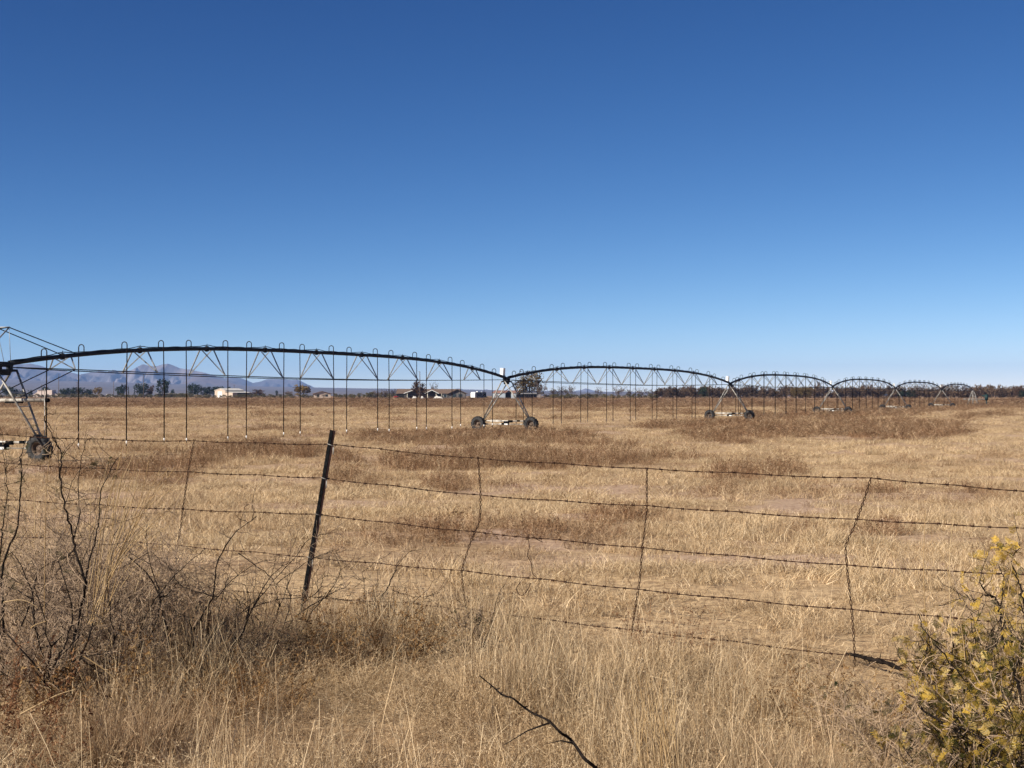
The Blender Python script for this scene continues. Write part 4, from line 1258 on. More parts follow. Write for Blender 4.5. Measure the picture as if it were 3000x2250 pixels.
def forb(label, px, y, m, n_, rad, h, seed, ls=.02, leafy=22):
    r = np.random.default_rng(seed)
    x, y = base_xy(px, y)
    v, f, t = twigs(r, n_, rad, h, .003, leafy=leafy, ls=ls)
    me = bpy.data.meshes.new("dead_forb")
    me.from_pydata([tuple(map(float, q)) for q in v], [], f)
    a = me.attributes.new("tone", 'FLOAT', 'POINT'); a.data.foreach_set("value", np.array(t, np.float32))
    me.materials.append(M[m])
    o = link(bpy.data.objects.new("dead_forb", me))
    o.location = (x, y, g1(x, y))
    tag(o, label, "weed")
forb("dark red brown seedy weed in the bottom corner", 40, 5.75, 'redweed', 30, .30, .38, 1, .009, 40)
forb("orange brown dead weed bushing out between the post and the first stay", 1080, 8.15, 'orangeweed', 90, .36, .40, 2, .009, 40)
forb("curled dry leafy brown weed around the mesquite's stems", 250, 6.75, 'orangeweed', 26, .26, .40, 3, .016, 20)
forb("red brown dead weed with curled leaves at the photo's edge", 5, 6.5, 'redweed', 26, .24, .42, 4, .014, 22)
forb("brown dry weed mound between the black shrub and the bottom edge", 700, 6.9, 'orangeweed', 50, .34, .32, 5, .008, 30)
forb("dark brown weed in the grass before the third wire stay", 1960, 8.4, 'redweed', 26, .26, .34, 6, .008, 26)
forb("brown weed clump in front of the last wire stay", 2440, 6.6, 'orangeweed', 50, .34, .34, 7, .008, 30)

# ------------------------------------------------------------------ far trees
def leaf_crown(seed, n, size, shape='round', lumps=14):
    """unit crown (height 1, base at 0, half width .5) of leaf clumps"""
    r = np.random.default_rng(seed)
    C, S = [], []
    for k in range(lumps):
        u = r.random()
        if shape == 'cone':
            z = .08 + .9 * u; rad = .46 * (1 - .85 * u ** 1.3)
        elif shape == 'low':
            z = .12 + .6 * u; rad = .42 * (1 - .3 * u)
        else:
            z = .25 + .62 * u; rad = .40 * math.sqrt(max(.05, 1 - ((z - .55) / .5) ** 2))
        a = r.uniform(0, 6.283); q = math.sqrt(r.random())
        C.append((rad * q * math.cos(a), rad * q * math.sin(a), z)); S.append((.10 + .10 * r.random()) * (1.2 if shape != 'cone' else 1.0))
    C, S = np.array(C), np.array(S)
    w = r.integers(0, lumps, n)
    dirs = r.normal(size=(n, 3)); dirs /= np.linalg.norm(dirs, axis=1)[:, None]
    P = C[w] + dirs * (S[w] * r.random(n) ** .4)[:, None]
    P[:, 2] = np.clip(P[:, 2], .01, 1.03)
    U = r.normal(size=(n, 3)); U /= np.linalg.norm(U, axis=1)[:, None]
    V = np.cross(U, r.normal(size=(n, 3))); V /= np.linalg.norm(V, axis=1)[:, None]
    sz = size * r.uniform(.5, 1.2, n)[:, None]
    tone = np.clip(.5 + .35 * r.normal(size=lumps)[w] * .6 + r.normal(0, .15, n), 0, 1)
    return P, U * sz, V * sz * .7, tone
def make_tree(kind, seed):
    """returns (trunk mesh, crown mesh) for a unit tree"""
    r = random.Random(seed)
    tr, cr = MB(), MB()
    if kind in ('juniper', 'mustard', 'cotton', 'olive', 'spire'):
        shape = {'juniper': 'round', 'mustard': 'round', 'cotton': 'round', 'olive': 'low', 'spire': 'cone'}[kind]
        tr.tube([(0, 0, -.02), (.01, .0, .25), (.0, .02, .6)], [.035, .026, .012], 6)
        for k in range(6):
            a = r.uniform(0, 6.28)
            tr.tube([(0, 0, .15 + .06 * k), (.16 * math.cos(a), .16 * math.sin(a), .32 + .07 * k), (.30 * math.cos(a), .3 * math.sin(a), .40 + .075 * k)], [.016, .010, .005], 4)
        nn = {'juniper': 900, 'mustard': 900, 'cotton': 2200, 'olive': 600, 'spire': 500}[kind]
        cr.quads(*leaf_crown(seed, nn, {'juniper': .035, 'mustard': .035, 'cotton': .024, 'olive': .035, 'spire': .04}[kind], shape, {'cotton': 44, 'juniper': 22}.get(kind, 18)))
        m = M[{'spire': 'juniper'}.get(kind, kind)]
    else:
        tips = []
        pts = [Vector((0, 0, -.02)), Vector((.01, 0, .12)), Vector((0, .01, .22))]
        tr.tube(pts, [.03, .025, .02], 6)
        for k in range(6):
            a = 6.283 * k / 6 + r.uniform(-.4, .4)
            d = Vector((math.cos(a) * .75, math.sin(a) * .75, 1)).normalized()
            grow(tr, r, Vector((0, 0, .12 + .02 * k)), d, .52, .012, 2, tips, .22, 4, 4, .10, 3, .6, None, .0022)
        P, U, V, T = [], [], [], []
        dense = 44 if kind == 'orchard' else 40 if kind == 'brownbare' else 16
        for t in tips:
            for q in range(dense // 4):
                i = r.randint(1, len(t) - 1)
                d = ((t[i] - t[i - 1]).normalized() * .7 + rvec(r) * .8).normalized()
                L2 = r.uniform(.03, .075)
                c = t[i] + d * L2
                if c.z < .06 or c.z > 1.0: continue
                s = d.cross(rvec(r)).normalized()
                P.append(tuple(c)); U.append(tuple(d * L2)); V.append(tuple(s * {'orchard': .011, 'brownbare': .010}.get(kind, .0065))); T.append(r.random())
        cr.quads(np.array(P), np.array(U), np.array(V), np.array(T))
        m = M[{'bare': 'greytwig', 'orchard': 'orchardtwig'}.get(kind, 'browntwig')]
    return tr.mesh("trunk", M['treebark']), cr.mesh("crown", m)
TREES = {k: [make_tree(k, 100 * i + j) for j in range(nv)] for i, (k, nv) in enumerate((('juniper', 3), ('mustard', 1), ('cotton', 1), ('olive', 3), ('spire', 1), ('bare', 3), ('brownbare', 2), ('orchard', 4)))}
rt = random.Random(31)
def tree(kind, label, cat, px, top, base, wpx, y, group=None, name=None, v=None):
    """a tree whose crown spans wpx photo pixels and whose top stands at row top"""
    x = (px - 1500) / F * y
    z = g1(x, y)
    h = (HOR - top) / F * y + EYE - z
    w = wpx / F * y
    if kind == 'orchard': z -= 1.0; h += 1.0
    root = empty(name or {'olive': 'scrub_bush', 'juniper': 'evergreen_tree', 'spire': 'slender_evergreen', 'orchard': 'orchard_tree', 'cotton': 'cottonwood_tree', 'mustard': 'rounded_tree'}.get(kind, 'bare_tree'), (x, y, z), rt.uniform(0, 6.28))
    root.scale = (w / .92, w / .92, h)
    tag(root, label, cat, group)
    tm, cm = TREES[kind][v if v is not None else rt.randrange(len(TREES[kind]))]
    link(bpy.data.objects.new("trunk", tm), root)
    link(bpy.data.objects.new("crown", cm), root)
    return root
EV = "dark green evergreen tree in the clump beside the pale pink building"
GEV = "evergreens beside the pale pink building"
for px, top, w in ((182, 1136, 16), (200, 1134, 26), (222, 1132, 30), (240, 1135, 26), (256, 1138, 22), (266, 1140, 14)):
    tree('juniper', EV, "tree", px, top, 1160, w, 930, GEV)
for px, top, w in ((18, 1130, 32), (36, 1135, 30), (52, 1140, 20)):
    tree('juniper', "dark evergreen tree behind the near tower's leg at the photo's edge", "tree", px, top, 1160, w, 930, "evergreens behind the near tower leg")
tree('juniper', "small round dark shrub tree beside the pale pink building", "tree", 88, 1142, 1160, 14, 930)
tree('juniper', "small dark tree between the white truck and the near tower pipe", "tree", 68, 1141, 1160, 14, 930)
tree('juniper', "dark tree top rising behind the pale pink building", "tree", 135, 1131, 1160, 22, 1080)
tree('mustard', "mustard brown rounded tree next to the evergreen clump", "tree", 287, 1135, 1160, 30, 900)
tree('juniper', "dark tree beside the two slender evergreens", "tree", 348, 1130, 1160, 22, 900)
tree('juniper', "taller dark tree next to the white van", "tree", 363, 1123, 1160, 20, 890)
for px in (376, 394):
    tree('spire', "thin spire shaped evergreen between two broad dark trees", "tree", px, 1131, 1160, 5, 880, "slender spire evergreens")
tree('juniper', "broad dense dark evergreen behind the utility pole", "tree", 414, 1120, 1160, 46, 870)
tree('brownbare', "brown leafless tree between the broad evergreen and the tall pine", "tree", 443, 1128, 1160, 28, 880)
tree('juniper', "tallest dark pine crossed by a hanging irrigation hose", "tree", 476, 1108, 1160, 40, 860, name="pine_tree")
tree('juniper', "small dark bush on the roof line of the low grey shelter", "tree", 507, 1140, 1160, 14, 900)
for px, top, w in ((563, 1122, 26), (580, 1123, 24), (596, 1133, 24), (613, 1130, 26), (633, 1130, 32), (648, 1131, 22)):
    tree('juniper', "dense dark evergreen in the windbreak beside the white metal barn", "tree", px, top, 1162, w, 860, "windbreak evergreens beside the metal barn")
tree('juniper', "dark tree top showing over the white barn's roof", "tree", 670, 1131, 1160, 14, 960)
tree('brownbare', "brown leafless bush beside the white metal barn", "tree", 757, 1141, 1163, 44, 840)
tree('juniper', "tiny dark round tree alone on the plain before the blue mountains", "tree", 811, 1143, 1160, 8, 1000)
tree('bare', "grey leafless bush beside the big mustard tree", "tree", 848, 1143, 1163, 44, 800)
tree('mustard', "big rounded olive mustard tree beside the small cream house", "tree", 889, 1129, 1164, 56, 760)
tree('olive', "small shrub against the cream house's gable wall", "shrub", 932, 1151, 1165, 9, 720)
tree('bare', "thin branched shrub before the cream house's window", "shrub", 948, 1152, 1165, 14, 715)
tree('brownbare', "brown bare crowned tree in front of the long brown house", "tree", 1228, 1118, 1168, 56, 585)
tree('bare', "pale leafless tree rising behind the brown house roof", "tree", 1274, 1120, 1165, 26, 640)
tree('cotton', "tall olive cottonwood with open crown behind the second tower", "tree", 1550, 1090, 1167, 84, 605)
tree('bare', "grey leafless tree touching the cottonwood's crown", "tree", 1583, 1118, 1167, 40, 600)
tree('bare', "reddish leafless bush between the small barns", "tree", 1513, 1140, 1167, 20, 640)
for px, top, w in ((1622, 1134, 30), (1645, 1131, 36), (1662, 1133, 26)):
    tree('bare', "grey leafless tree in the loose group beside the cottonwood", "tree", px, top, 1165, w, 640, "leafless trees beside the cottonwood")
tree('bare', "tall thin leafless tree beside the gap with the pale blue range", "tree", 1674, 1127, 1165, 20, 650)
for px, top, w in ((1752, 1134, 26), (1810, 1130, 44), (1842, 1136, 26), (1880, 1136, 36), (1902, 1139, 24)):
    tree('bare', "separate leafless grey tree in the gap before the orchard begins", "tree", px, top, 1165, w, 650, "leafless trees before the orchard")
GOR, LOR = "leafless orchard trees along the field's far side", "leafless grey brown orchard tree in the dense far row"
px = 1925
while px < 3150:
    yy = 640 + rt.choice((0, 14, 30))
    tree('orchard', LOR, "tree", px, 1131 + rt.uniform(-5, 6) + 3 * (px < 2000), 1165, rt.uniform(28, 42), yy, GOR)
    px += rt.uniform(9, 15)
tree('juniper', "dark evergreen standing among the orchard beside the third tower", "tree", 2063, 1132, 1165, 30, 622)
for px, top, w in ((2330, 1134, 26), (2352, 1131, 34), (2372, 1135, 22)):
    tree('cotton', "dark olive leafed tree among the bare orchard before the fourth tower", "tree", px, top, 1166, w, 618, "olive trees before the fourth tower")
tree('orchard', "tallest grey tree poking above the orchard top", "tree", 2397, 1116, 1165, 20, 690)
for px, w in ((2640, 22), (2668, 30)):
    tree('juniper', "low dark evergreen at the orchard's foot behind the fifth tower", "tree", px, 1143, 1165, w, 616, "dark evergreens behind the fifth tower")
tree('juniper', "dark evergreen at the orchard's far end by the photo's edge", "tree", 2994, 1143, 1165, 22, 612)
tree('brownbare', "reddish brown leafless tree in the orchard near the photo's edge", "tree", 2985, 1128, 1165, 30, 620)
GSC, LSC = "grey green scrub bushes along the field's far edge", "low grey green scrub bush at the far edge of the field"
for a, b, st_, top, yy in ((-20, 560, 13, 1151, 760), (560, 920, 15, 1154, 720), (985, 1160, 12, 1150, 640), (1600, 1930, 13, 1152, 600), (1380, 1470, 20, 1158, 640)):
    px = a
    while px < b:
        tree('olive', LSC, "shrub", px, top + rt.uniform(-3, 4), 1165, rt.uniform(14, 30), yy + rt.uniform(-30, 30), GSC)
        px += st_ * rt.uniform(.6, 1.4)
tree('olive', "larger olive bush between the cream house and the brown house", "shrub", 1083, 1145, 1165, 36, 640)
for px, top, w in ((1105, 1144, 30), (1128, 1139, 30), (1150, 1136, 26), (1165, 1141, 24)):
    tree('bare', "tangled grey leafless shrub beside the long brown house", "shrub", px, top, 1167, w, 610, "grey shrubs beside the brown house", name="bare_shrub")

# ------------------------------------------------------------------ buildings and vehicles far off
def site(name, label, cat, px, y, yaw=0.0):
    x = (px - 1500) / F * y
    o = empty(name, (x, y, g1(x, y) - .03), math.radians(yaw))
    return tag(o, label, cat)
def gable(parent, w, d, h, rh, wallm, roofm, over=.35, axis='Y', c=(0, 0), name="roof"):
    """walls with a gable roof; ridge along local axis"""
    cx, cy_ = c
    b = MB()
    if axis == 'Y':
        pr = [(-w / 2, 0), (w / 2, 0), (w / 2, h), (0, h + rh), (-w / 2, h)]
        vs = [(cx + x, cy_ + s * d / 2, z) for s in (-1, 1) for x, z in pr]
    else:
        pr = [(-d / 2, 0), (d / 2, 0), (d / 2, h), (0, h + rh), (-d / 2, h)]
        vs = [(cx + s * w / 2, cy_ + q, z) for s in (-1, 1) for q, z in pr]
    fs = [(0, 1, 2, 3, 4), (9, 8, 7, 6, 5)] + [(i, i + 5, (i + 1) % 5 + 5, (i + 1) % 5) for i in range(5)]
    b.add(vs, fs)
    wo_ = part(b, "wall", M[wallm], parent)
    rf = MB()
    half = (w if axis == 'Y' else d) / 2
    sl = rh / half
    ln = (d if axis == 'Y' else w) / 2 + over
    e = half + over
    pr2 = [(-e, h - sl * over + .06), (0, h + rh + .06), (e, h - sl * over + .06), (e, h - sl * over + .20), (0, h + rh + .20), (-e, h - sl * over + .20)]
    vs = [(cx + q, cy_ + l, z) if axis == 'Y' else (cx + l, cy_ + q, z) for l in (-ln, ln) for q, z in pr2]
    rf.add(vs, [(0, 1, 4, 5), (1, 2, 3, 4), (11, 10, 7, 6), (10, 9, 8, 7)] + [(i, i + 6, (i + 1) % 6 + 6, (i + 1) % 6) for i in range(6)])
    r_ = part(rf, name, M[roofm], parent)
    return wo_, r_
def panel(parent, name, m, c, size):
    b = MB(); b.box(c, size)
    return part(b, name, M[m], parent)
def window(parent, c, w, h, frame='white', axis='y'):
    f = MB()
    if axis == 'y': f.box(c, (w + .16, .08, h + .16))
    else: f.box(c, (.08, w + .16, h + .16))
    o = part(f, "window", M[frame], parent)
    p = MB()
    s = -1
    if axis == 'y': p.box((c[0], c[1] - .05, c[2]), (w, .04, h))
    else: p.box((c[0] + .05, c[1], c[2]), (.04, w, h))
    part(p, "pane", M['glass'], o)

# white metal barn
b = site("metal_barn", "white metal barn with pale roof, roll up door and open lean-to", "barn", 672, 850, -30)
gable(b, 8.6, 17, 4.4, 1.25, 'far_wall', 'tin', .3)
panel(b, "door", 'white', (-.1, -8.53, 1.9), (3.3, .1, 3.7))
lean = MB()
lean.box((7.3, -6.4, 1.55), (5.9, 4.2, 3.1)); lean.box((7.3, 8.35, 1.5), (5.9, .2, 3.0))
part(lean, "lean_to", M['far_wall'], b)
lr = MB()
lr.add([(4.35, -8.8, 3.75), (10.8, -8.8, 2.95), (10.8, 8.8, 2.95), (4.35, 8.8, 3.75), (4.35, -8.8, 3.9), (10.8, -8.8, 3.1), (10.8, 8.8, 3.1), (4.35, 8.8, 3.9)], [(3, 2, 1, 0), (4, 5, 6, 7), (0, 1, 5, 4), (1, 2, 6, 5), (2, 3, 7, 6), (3, 0, 4, 7)])
part(lr, "lean_to_roof", M['tin'], b)
panel(b, "side_bay_shade", 'void', (5.0, 1.9, 1.45), (1.2, 12.2, 2.8))  # solid dark block painted as the shade in the open bay
for q in (-3.8, 0, 3.8, 8.0): panel(b, "porch_post", 'wood', (10.5, q, 1.48), (.16, .16, 2.95))
panel(b, "eave_shade", 'dark_wall', (4.36, 0, 4.1), (.1, 16.6, .5))  # dark strip paints the shadow below the main roof's eave
# long brown ranch house
h = site("ranch_house", "long low brown roofed ranch house with white trimmed porch gables", "house", 1262, 600, 0)
gable(h, 27.0, 9.5, 2.35, 1.75, 'dark_wall', 'roof_brown', .5, 'X', (-1.0, 2))
gable(h, 7.2, 8.5, 2.35, 1.65, 'grey_wall', 'roof_brown', .9, 'Y', (11.9, -1.2))
for gx, gw in ((-7.4, 8.0), (.75, 5.9)):
    rf = MB()
    for s in (-1, 1):
        e = gw / 2
        vs = [(gx + s * e, -5.2, 2.25), (gx, -5.2, 3.65), (gx, 1.2, 3.65), (gx + s * e, 1.2, 2.25)]
        vs += [(x, y, z + .14) for x, y, z in vs]
        rf.add(vs, [(0, 1, 2, 3), (7, 6, 5, 4), (0, 4, 5, 1), (1, 5, 6, 2), (2, 6, 7, 3), (3, 7, 4, 0)])
    part(rf, "porch_roof", M['roof_brown'], h)
    tr_ = MB()
    for s in (-1, 1):
        tr_.bar((gx + s * (gw / 2 + .1), -5.26, 2.30), (gx, -5.26, 3.78), .10, .22)
    part(tr_, "fascia", M['white'], h)
    for px_ in (gx - gw * .32, gx + gw * .32): panel(h, "porch_post", 'cream', (px_, -5.0, 1.12), (.24, .24, 2.25))
    panel(h, "porch_wall", 'dark_wall', (gx, -2.9, 1.5), (gw * .8, .12, 3.0))
panel(h, "garage_shade", 'void', (-13.2, -2.82, 1.05), (3.2, .1, 2.1))  # dark panel, no door: shade of the open garage as colour
panel(h, "porch_post", 'cream', (5.0, -4.0, 1.12), (.2, .2, 2.25))
for wx_ in (10.6, 13.2): window(h, (wx_, -5.49, 1.35), 1.5, 1.3, 'dark_wall')
window(h, (6.4, -2.80, 1.35), 1.4, 1.2, 'white')
# travel trailer
rv = site("travel_trailer", "white fronted travel trailer with grey striped side beside the brown house", "trailer", 1402, 588, -37)
pr = [(-1.2, .62), (1.2, .62), (1.2, 2.75), (1.02, 2.98), (-1.02, 2.98), (-1.2, 2.75)]
bm_ = MB()
rings = [(-4.0, .55, 1.0), (-3.85, .25, 1.0), (-3.5, .04, 1.0), (-3.1, 0, 1.0)]
vs, fs = [], []
for (yy, top, s) in rings:
    for (x, z) in pr: vs.append((x * (1 - .05 * top), yy, z - (top * .5 if z > 2 else 0)))
for i in range(3):
    for j in range(6): fs.append((i * 6 + j, i * 6 + (j + 1) % 6, (i + 1) * 6 + (j + 1) % 6, (i + 1) * 6 + j))
fs.append(tuple(range(5, -1, -1))); fs.append(tuple(range(18, 24)))
bm_.add(vs, fs)
part(bm_, "front_cap", M['white'], rv)
body = MB()
vs = [(x * 1.0, yy, z) for yy in (-3.097, 3.9) for (x, z) in pr]
body.add(vs, [(0, 1, 2, 3, 4, 5), (11, 10, 9, 8, 7, 6)] + [(j, j + 6, (j + 1) % 6 + 6, (j + 1) % 6) for j in range(6)])
part(body, "body", M['rv_grey'], rv)
ac = MB(); ac.box((0, -.6, 3.12), (.9, 1.1, .28), None, .8); ac.box((0, 2.3, 3.06), (.5, .5, .16))
part(ac, "roof_unit", M['white'], rv)
sw = MB()
for (ya, za, yb, zb) in ((-3.0, 2.5, -1.2, 1.5), (-1.2, 1.5, .8, 1.25), (-2.6, 1.0, .2, 2.5), (.8, 1.0, 3.6, 2.2)):
    sw.bar((1.215, ya, za), (1.215, yb, zb), .03, .28)
part(sw, "stripe", M['black'], rv)
for yy in (-1.9, .2, 2.6):
    g_ = MB(); g_.box((1.22, yy, 1.95), (.05, .9, .6)); part(g_, "window", M['glass'], rv)
dd = MB(); dd.box((1.22, 3.4, 1.55), (.05, .75, 1.8)); part(dd, "door", M['black'], rv)
for yy in (.6, 1.5):
    for s in (-1, 1):
        wl_ = MB(); wl_.lathe([(.0001, -.11), (.22, -.11), (.34, -.09), (.36, 0), (.34, .09), (.22, .11), (.0001, .11)], 16, 'X', (s * 1.08, yy, .36)); part(wl_, "wheel", M['rubber'], rv)
hb = MB(); hb.bar((-.7, -3.9, .6), (0, -5.1, .55), .1); hb.bar((.7, -3.9, .6), (0, -5.1, .55), .1); hb.tube([(0, -5.0, .0), (0, -5.0, .7)], .05, 6)
part(hb, "hitch", M['black'], rv)
# small barns
b = site("small_barn", "small blue grey barn with rusty roof and black open end", "barn", 1470, 603, -24)
gable(b, 6.2, 6.2, 2.5, .95, 'blue_wall', 'roof_red', .25, 'X')
panel(b, "open_end_shade", 'void', (3.13, 0, 1.35), (.08, 5.6, 2.6))  # dark panel over the gable paints the shade inside
panel(b, "door", 'grey_wall', (-1.0, -3.13, 1.0), (1.0, .08, 2.0))
b = site("small_barn", "second small barn with dark open end partly behind the tower leg", "barn", 1508, 622, -24)
gable(b, 4.5, 6.2, 2.5, 1.0, 'blue_wall', 'roof_red', .25, 'X')
panel(b, "open_end_shade", 'void', (2.28, 0, 1.35), (.08, 5.6, 2.6))  # inner shade painted as a dark panel here too
b = site("open_shed", "long black open fronted shed under the cottonwood tree", "shed", 1549, 600, 0)
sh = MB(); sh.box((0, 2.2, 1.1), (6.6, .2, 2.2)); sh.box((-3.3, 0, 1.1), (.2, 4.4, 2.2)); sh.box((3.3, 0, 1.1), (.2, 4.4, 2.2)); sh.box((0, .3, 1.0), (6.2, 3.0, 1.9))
part(sh, "wall", M['void'], b)  # walls and filler block coloured dark for the shade under the roof
rf = MB(); rf.box((0, 0, 2.32), (7.2, 5.2, .14), (math.radians(4), 0, 0)); part(rf, "roof", M['roof_grey'], b)
for q in (-2.0, 0, 2.0): panel(b, "post", 'wood', (q, -2.2, 1.1), (.14, .14, 2.2))
b = site("plank_fence", "pale weathered plank screen at the end of the black shed", "fence", 1578, 598, 0)
f_ = MB()
for k in range(9): f_.box((-1.0 + k * .24, 0, .95 + .05 * math.sin(k * 2.1)), (.20, .05, 1.9))
f_.box((0, .06, .5), (2.2, .05, .1)); f_.box((0, .06, 1.5), (2.2, .05, .1))
part(f_, "planks", mat('weathered_planks', (.32, .26, .22), (.2, .16, .14), scale=2), b)
b = site("wood_trailer", "low dark flatbed trailer parked beside the plank screen", "trailer", 1592, 596, 0)
f_ = MB(); f_.box((0, 0, .75), (3.0, 1.8, .14)); f_.bar((1.5, 0, .7), (2.6, 0, .6), .1); f_.box((-1.3, 0, 1.1), (.1, 1.7, .6)); part(f_, "bed", M['dark_wall'], b)
for s in (-.5, .5):
    w_ = MB(); w_.lathe([(.0001, -.1), (.34, -.09), (.38, 0), (.34, .09), (.0001, .1)], 14, 'Y', (s, -.85, .38)); part(w_, "wheel", M['rubber'], b)
# cream house
b = site("cream_house", "small cream stucco house with dark gable roof beside the mustard tree", "house", 943, 750, 12)
gable(b, 9.0, 9, 2.3, 1.25, 'far_wall', 'roof_brown', .7, 'Y')
window(b, (2.2, -4.53, 1.4), 1.3, 1.1, 'dark_wall'); window(b, (-2.4, -4.53, 1.4), 1.0, 1.0, 'dark_wall')
pr_ = MB(); pr_.box((6.3, 0, 2.35), (3.4, 8, .14)); part(pr_, "carport_roof", M['roof_brown'], b)
for q in (-3.6, 3.6): panel(b, "porch_post", 'dark_wall', (7.8, q, 1.14), (.18, .18, 2.28))
# pale pink building at left
b = site("pink_building", "pale pink stucco building with stepped parapet and sloping wings", "building", 137, 1000, 0)
w_ = MB()
w_.box((0, 0, 2.6), (10.6, 9, 5.2))
w_.add([(-8.8, -3, 0), (-5.3, -3, 0), (-5.3, -3, 4.1), (-8.8, -3, 1.9), (-8.8, 4, 0), (-5.3, 4, 0), (-5.3, 4, 4.1), (-8.8, 4, 1.9)], [(0, 1, 2, 3), (7, 6, 5, 4), (3, 2, 6, 7), (0, 3, 7, 4)])
w_.add([(8.8, -3, 0), (5.3, -3, 0), (5.3, -3, 3.6), (8.8, -3, 2.0), (8.8, 4, 0), (5.3, 4, 0), (5.3, 4, 3.6), (8.8, 4, 2.0)], [(3, 2, 1, 0), (4, 5, 6, 7), (7, 6, 2, 3), (4, 7, 3, 0)])
part(w_, "wall", M['pink_wall'], b)
panel(b, "parapet", 'dark_wall', (-1.8, -4.6, 4.9), (5.6, .3, .22))
rf = MB(); rf.box((14, 1, 2.6), (11, 7, .3), (0, 0, 0)); part(rf, "annex_roof", M['roof_grey'], b)
panel(b, "annex_wall", 'grey_wall', (14, 1, 1.2), (10, 6, 2.4))
panel(b, "door", 'grey_wall', (2.0, -4.55, 1.1), (1.2, .1, 2.2))
b = site("low_shelter", "low flat grey roofed shelter between the pine and the windbreak", "shelter", 500, 880, 0)
rf = MB(); rf.box((0, 0, 2.5), (19.5, 6, .3), (0, math.radians(1.0), 0)); part(rf, "roof", M['roof_grey'], b)
panel(b, "wall", 'dark_wall', (0, 1.5, 1.2), (18.5, 2.6, 2.35))
for q in (-8, -4, 0, 4, 8): panel(b, "post", 'wood', (q, -2.6, 1.2), (.2, .2, 2.4))
b = site("white_hut", "tiny pale square hut before the dark windbreak", "shed", 572, 780, 10)
gable(b, 1.8, 1.8, 1.2, .35, 'far_wall', 'tin', .1, 'X'); panel(b, "door", 'dark_wall', (.0, -.92, .6), (.6, .06, 1.1))

def truck(name, label, cat, px, y, yaw, m, van=False):
    t = site(name, label, cat, px, y, yaw)
    b = MB()
    prof = [(-2.4, .45), (2.4, .45), (2.45, 1.0), (1.5, 1.15), (.9, 1.85), (-.5, 1.9), (-.6, 1.15), (-2.4, 1.1)] if not van else [(-2.4, .45), (2.4, .45), (2.45, 1.15), (1.7, 1.35), (1.2, 2.15), (-2.3, 2.2), (-2.45, 1.2)]
    k = len(prof)
    b.add([(x, s * .92, z) for s in (-1, 1) for x, z in prof], [tuple(range(k)), tuple(range(2 * k - 1, k - 1, -1))] + [(i, i + k, (i + 1) % k + k, (i + 1) % k) for i in range(k)])
    part(b, "body", M[m], t)
    for s in (-1.5, 1.5):
        for q in (-.85, .85):
            w = MB(); w.lathe([(.0001, -.12), (.3, -.11), (.36, 0), (.3, .11), (.0001, .12)], 14, 'Y', (s, q, .36)); part(w, "wheel", M['rubber'], t)
    panel(t, "window", 'glass', (.15, -.93, 1.5), (1.1, .05, .42))
    return t
truck("parked_van", "white parked van beside the dark trees beside the slender evergreens", "van", 322, 880, 15, 'white', True)
truck("parked_truck", "white parked truck behind the near tower's leg", "truck", 52, 860, 10, 'white')
t = site("red_tractor", "small red tractor at the garage end of the brown house", "tractor", 1160, 588, 20)
b = MB(); b.box((-.1, 0, 1.0), (1.3, .7, .55), None, .9); b.box((.65, 0, .95), (.7, .9, .3)); b.box((-.72, 0, .9), (.15, .75, .7)); part(b, "body", M['red'], t)
b = MB(); b.box((.75, 0, 1.25), (.4, .5, .25)); b.tube([(.2, 0, 1.2), (.4, 0, 1.5)], .03, 6); b.tube([(-.3, .2, 1.2), (-.3, .2, 1.75)], .03, 6); part(b, "seat", M['black'], t)
for (x_, q, rr) in ((.6, -.62, .5), (.6, .62, .5), (-.55, -.5, .32), (-.55, .5, .32)):
    w = MB(); w.lathe([(.0001, -.12), (rr * .55, -.12), (rr * .95, -.1), (rr, 0), (rr * .95, .1), (rr * .55, .12), (.0001, .12)], 16, 'Y', (x_, q, rr)); part(w, "wheel", M['rubber'], t)
def pile(label, px, y, w, h, seed):
    r = np.random.default_rng(seed)
    n, m_ = 26, 12
    U = np.linspace(-1, 1, n); V = np.linspace(-1, 1, m_)
    vs = []
    for v in V:
        for u in U:
            z = h * max(0, 1 - abs(u) ** 1.6) * max(0, 1 - v * v) * (.55 + .9 * float(vnoise(u * 3.3 + seed * 9, v * 1.5, seed)))
            vs.append((u * w / 2, v * .9, z))
    fs = [(i * n + j, i * n + j + 1, (i + 1) * n + j + 1, (i + 1) * n + j) for i in range(m_ - 1) for j in range(n - 1)]
    b = MB(); b.add(vs, fs)
    o = b.build("covered_pile", M['tarp'])
    x = (px - 1500) / F * y
    o.location = (x, y, g1(x, y))
    tag(o, label, "pile")
pile("white covered heap at the foot of the brown bare tree", 1215, 578, 2.9, 1.1, 1)
pile("small white covered heap beside the utility pole", 1237, 578, 2.3, .95, 2)
pile("long white covered heap before the second porch gable", 1285, 576, 5.2, 1.35, 3)
pile("low white covered heap beside the first porch post", 1198, 574, 2.0, .55, 4)

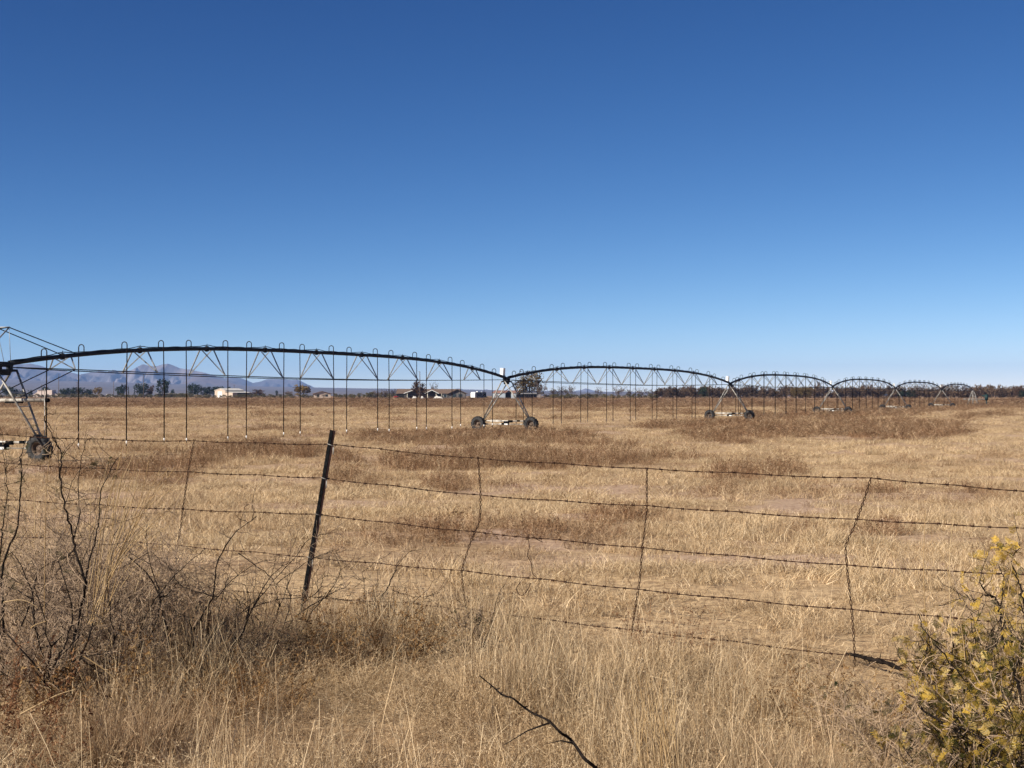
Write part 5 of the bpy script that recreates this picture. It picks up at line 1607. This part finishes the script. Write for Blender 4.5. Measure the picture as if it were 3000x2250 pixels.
def pole(label, px, top, y, arm=False, lampy=False):
    x = (px - 1500) / F * y
    z = g1(x, y)
    h = (HOR - top) / F * y + EYE - z
    o = empty("utility_pole", (x, y, z))
    tag(o, label, "utility pole")
    b = MB(); b.tube([(0, 0, -.1), (.02, 0, h * .5), (0, 0, h)], [.20, .17, .13], 8); part(b, "shaft", M['wood'], o)
    if arm:
        b = MB(); b.box((0, -.15, h - .5), (1.8, .12, .12)); part(b, "crossarm", M['wood'], o)
        for q in (-.8, -.3, .8):
            i_ = MB(); i_.tube([(q, -.15, h - .44), (q, -.15, h - .24)], .06, 6); part(i_, "insulator", M['strut'], o)
    if lampy:
        b = MB(); b.tube([(0, 0, h - .35), (-.35, 0, h - .12), (-.6, 0, h - .1)], .045, 6); part(b, "lamp_arm", M['strut'], o)
        b = MB(); b.lathe([(.0001, .1), (.14, .08), (.2, 0), (.16, -.08), (.0001, -.1)], 10, 'Z', (-.62, 0, h - .14)); part(b, "lamp_head", M['galv'], o)
pole("tallest plain wooden pole beside the pale pink building", 172, 1096, 800)
pole("short pole in front of the pale pink building", 122, 1126, 850, True)
pole("pole before the evergreen clump and the mustard tree", 226, 1119, 860, True)
pole("thin pole between the white van and the mustard tree", 333, 1117, 860)
pole("tall pole before the broad evergreen", 421, 1095, 700)
pole("pole with crossarm at the white metal barn's door", 668, 1115, 840, True)
pole("thin pole standing behind the white metal barn's roof", 686, 1127, 1000, True)
pole("lamp pole rising in front of the brown bare tree and house", 1230, 1088, 575, lampy=True)
pole("small pole among the leafless trees before the orchard", 1777, 1139, 700, True)

# ------------------------------------------------------------------ the air
hz = MB()
hz.box((0, 6450, 144), (16800, 13100, 292))
me = hz.mesh("haze", None)
m = bpy.data.materials.new("desert_haze")
m.use_nodes = True
N, L = m.node_tree.nodes, m.node_tree.links
N.clear()
out = N.new("ShaderNodeOutputMaterial")
pv_ = N.new("ShaderNodeVolumePrincipled")
pv_.inputs['Color'].default_value = (0.34, 0.54, 1.0, 1)
pv_.inputs['Density'].default_value = 0.000062
pv_.inputs['Anisotropy'].default_value = 0.0
L.new(pv_.outputs[0], out.inputs['Volume'])
me.materials.append(m)
o = link(bpy.data.objects.new("haze", me))
tag(o, "thin blue desert haze over the whole valley", "haze", kind="stuff")
print("drops", n_drops, "objects", len(scene.objects))
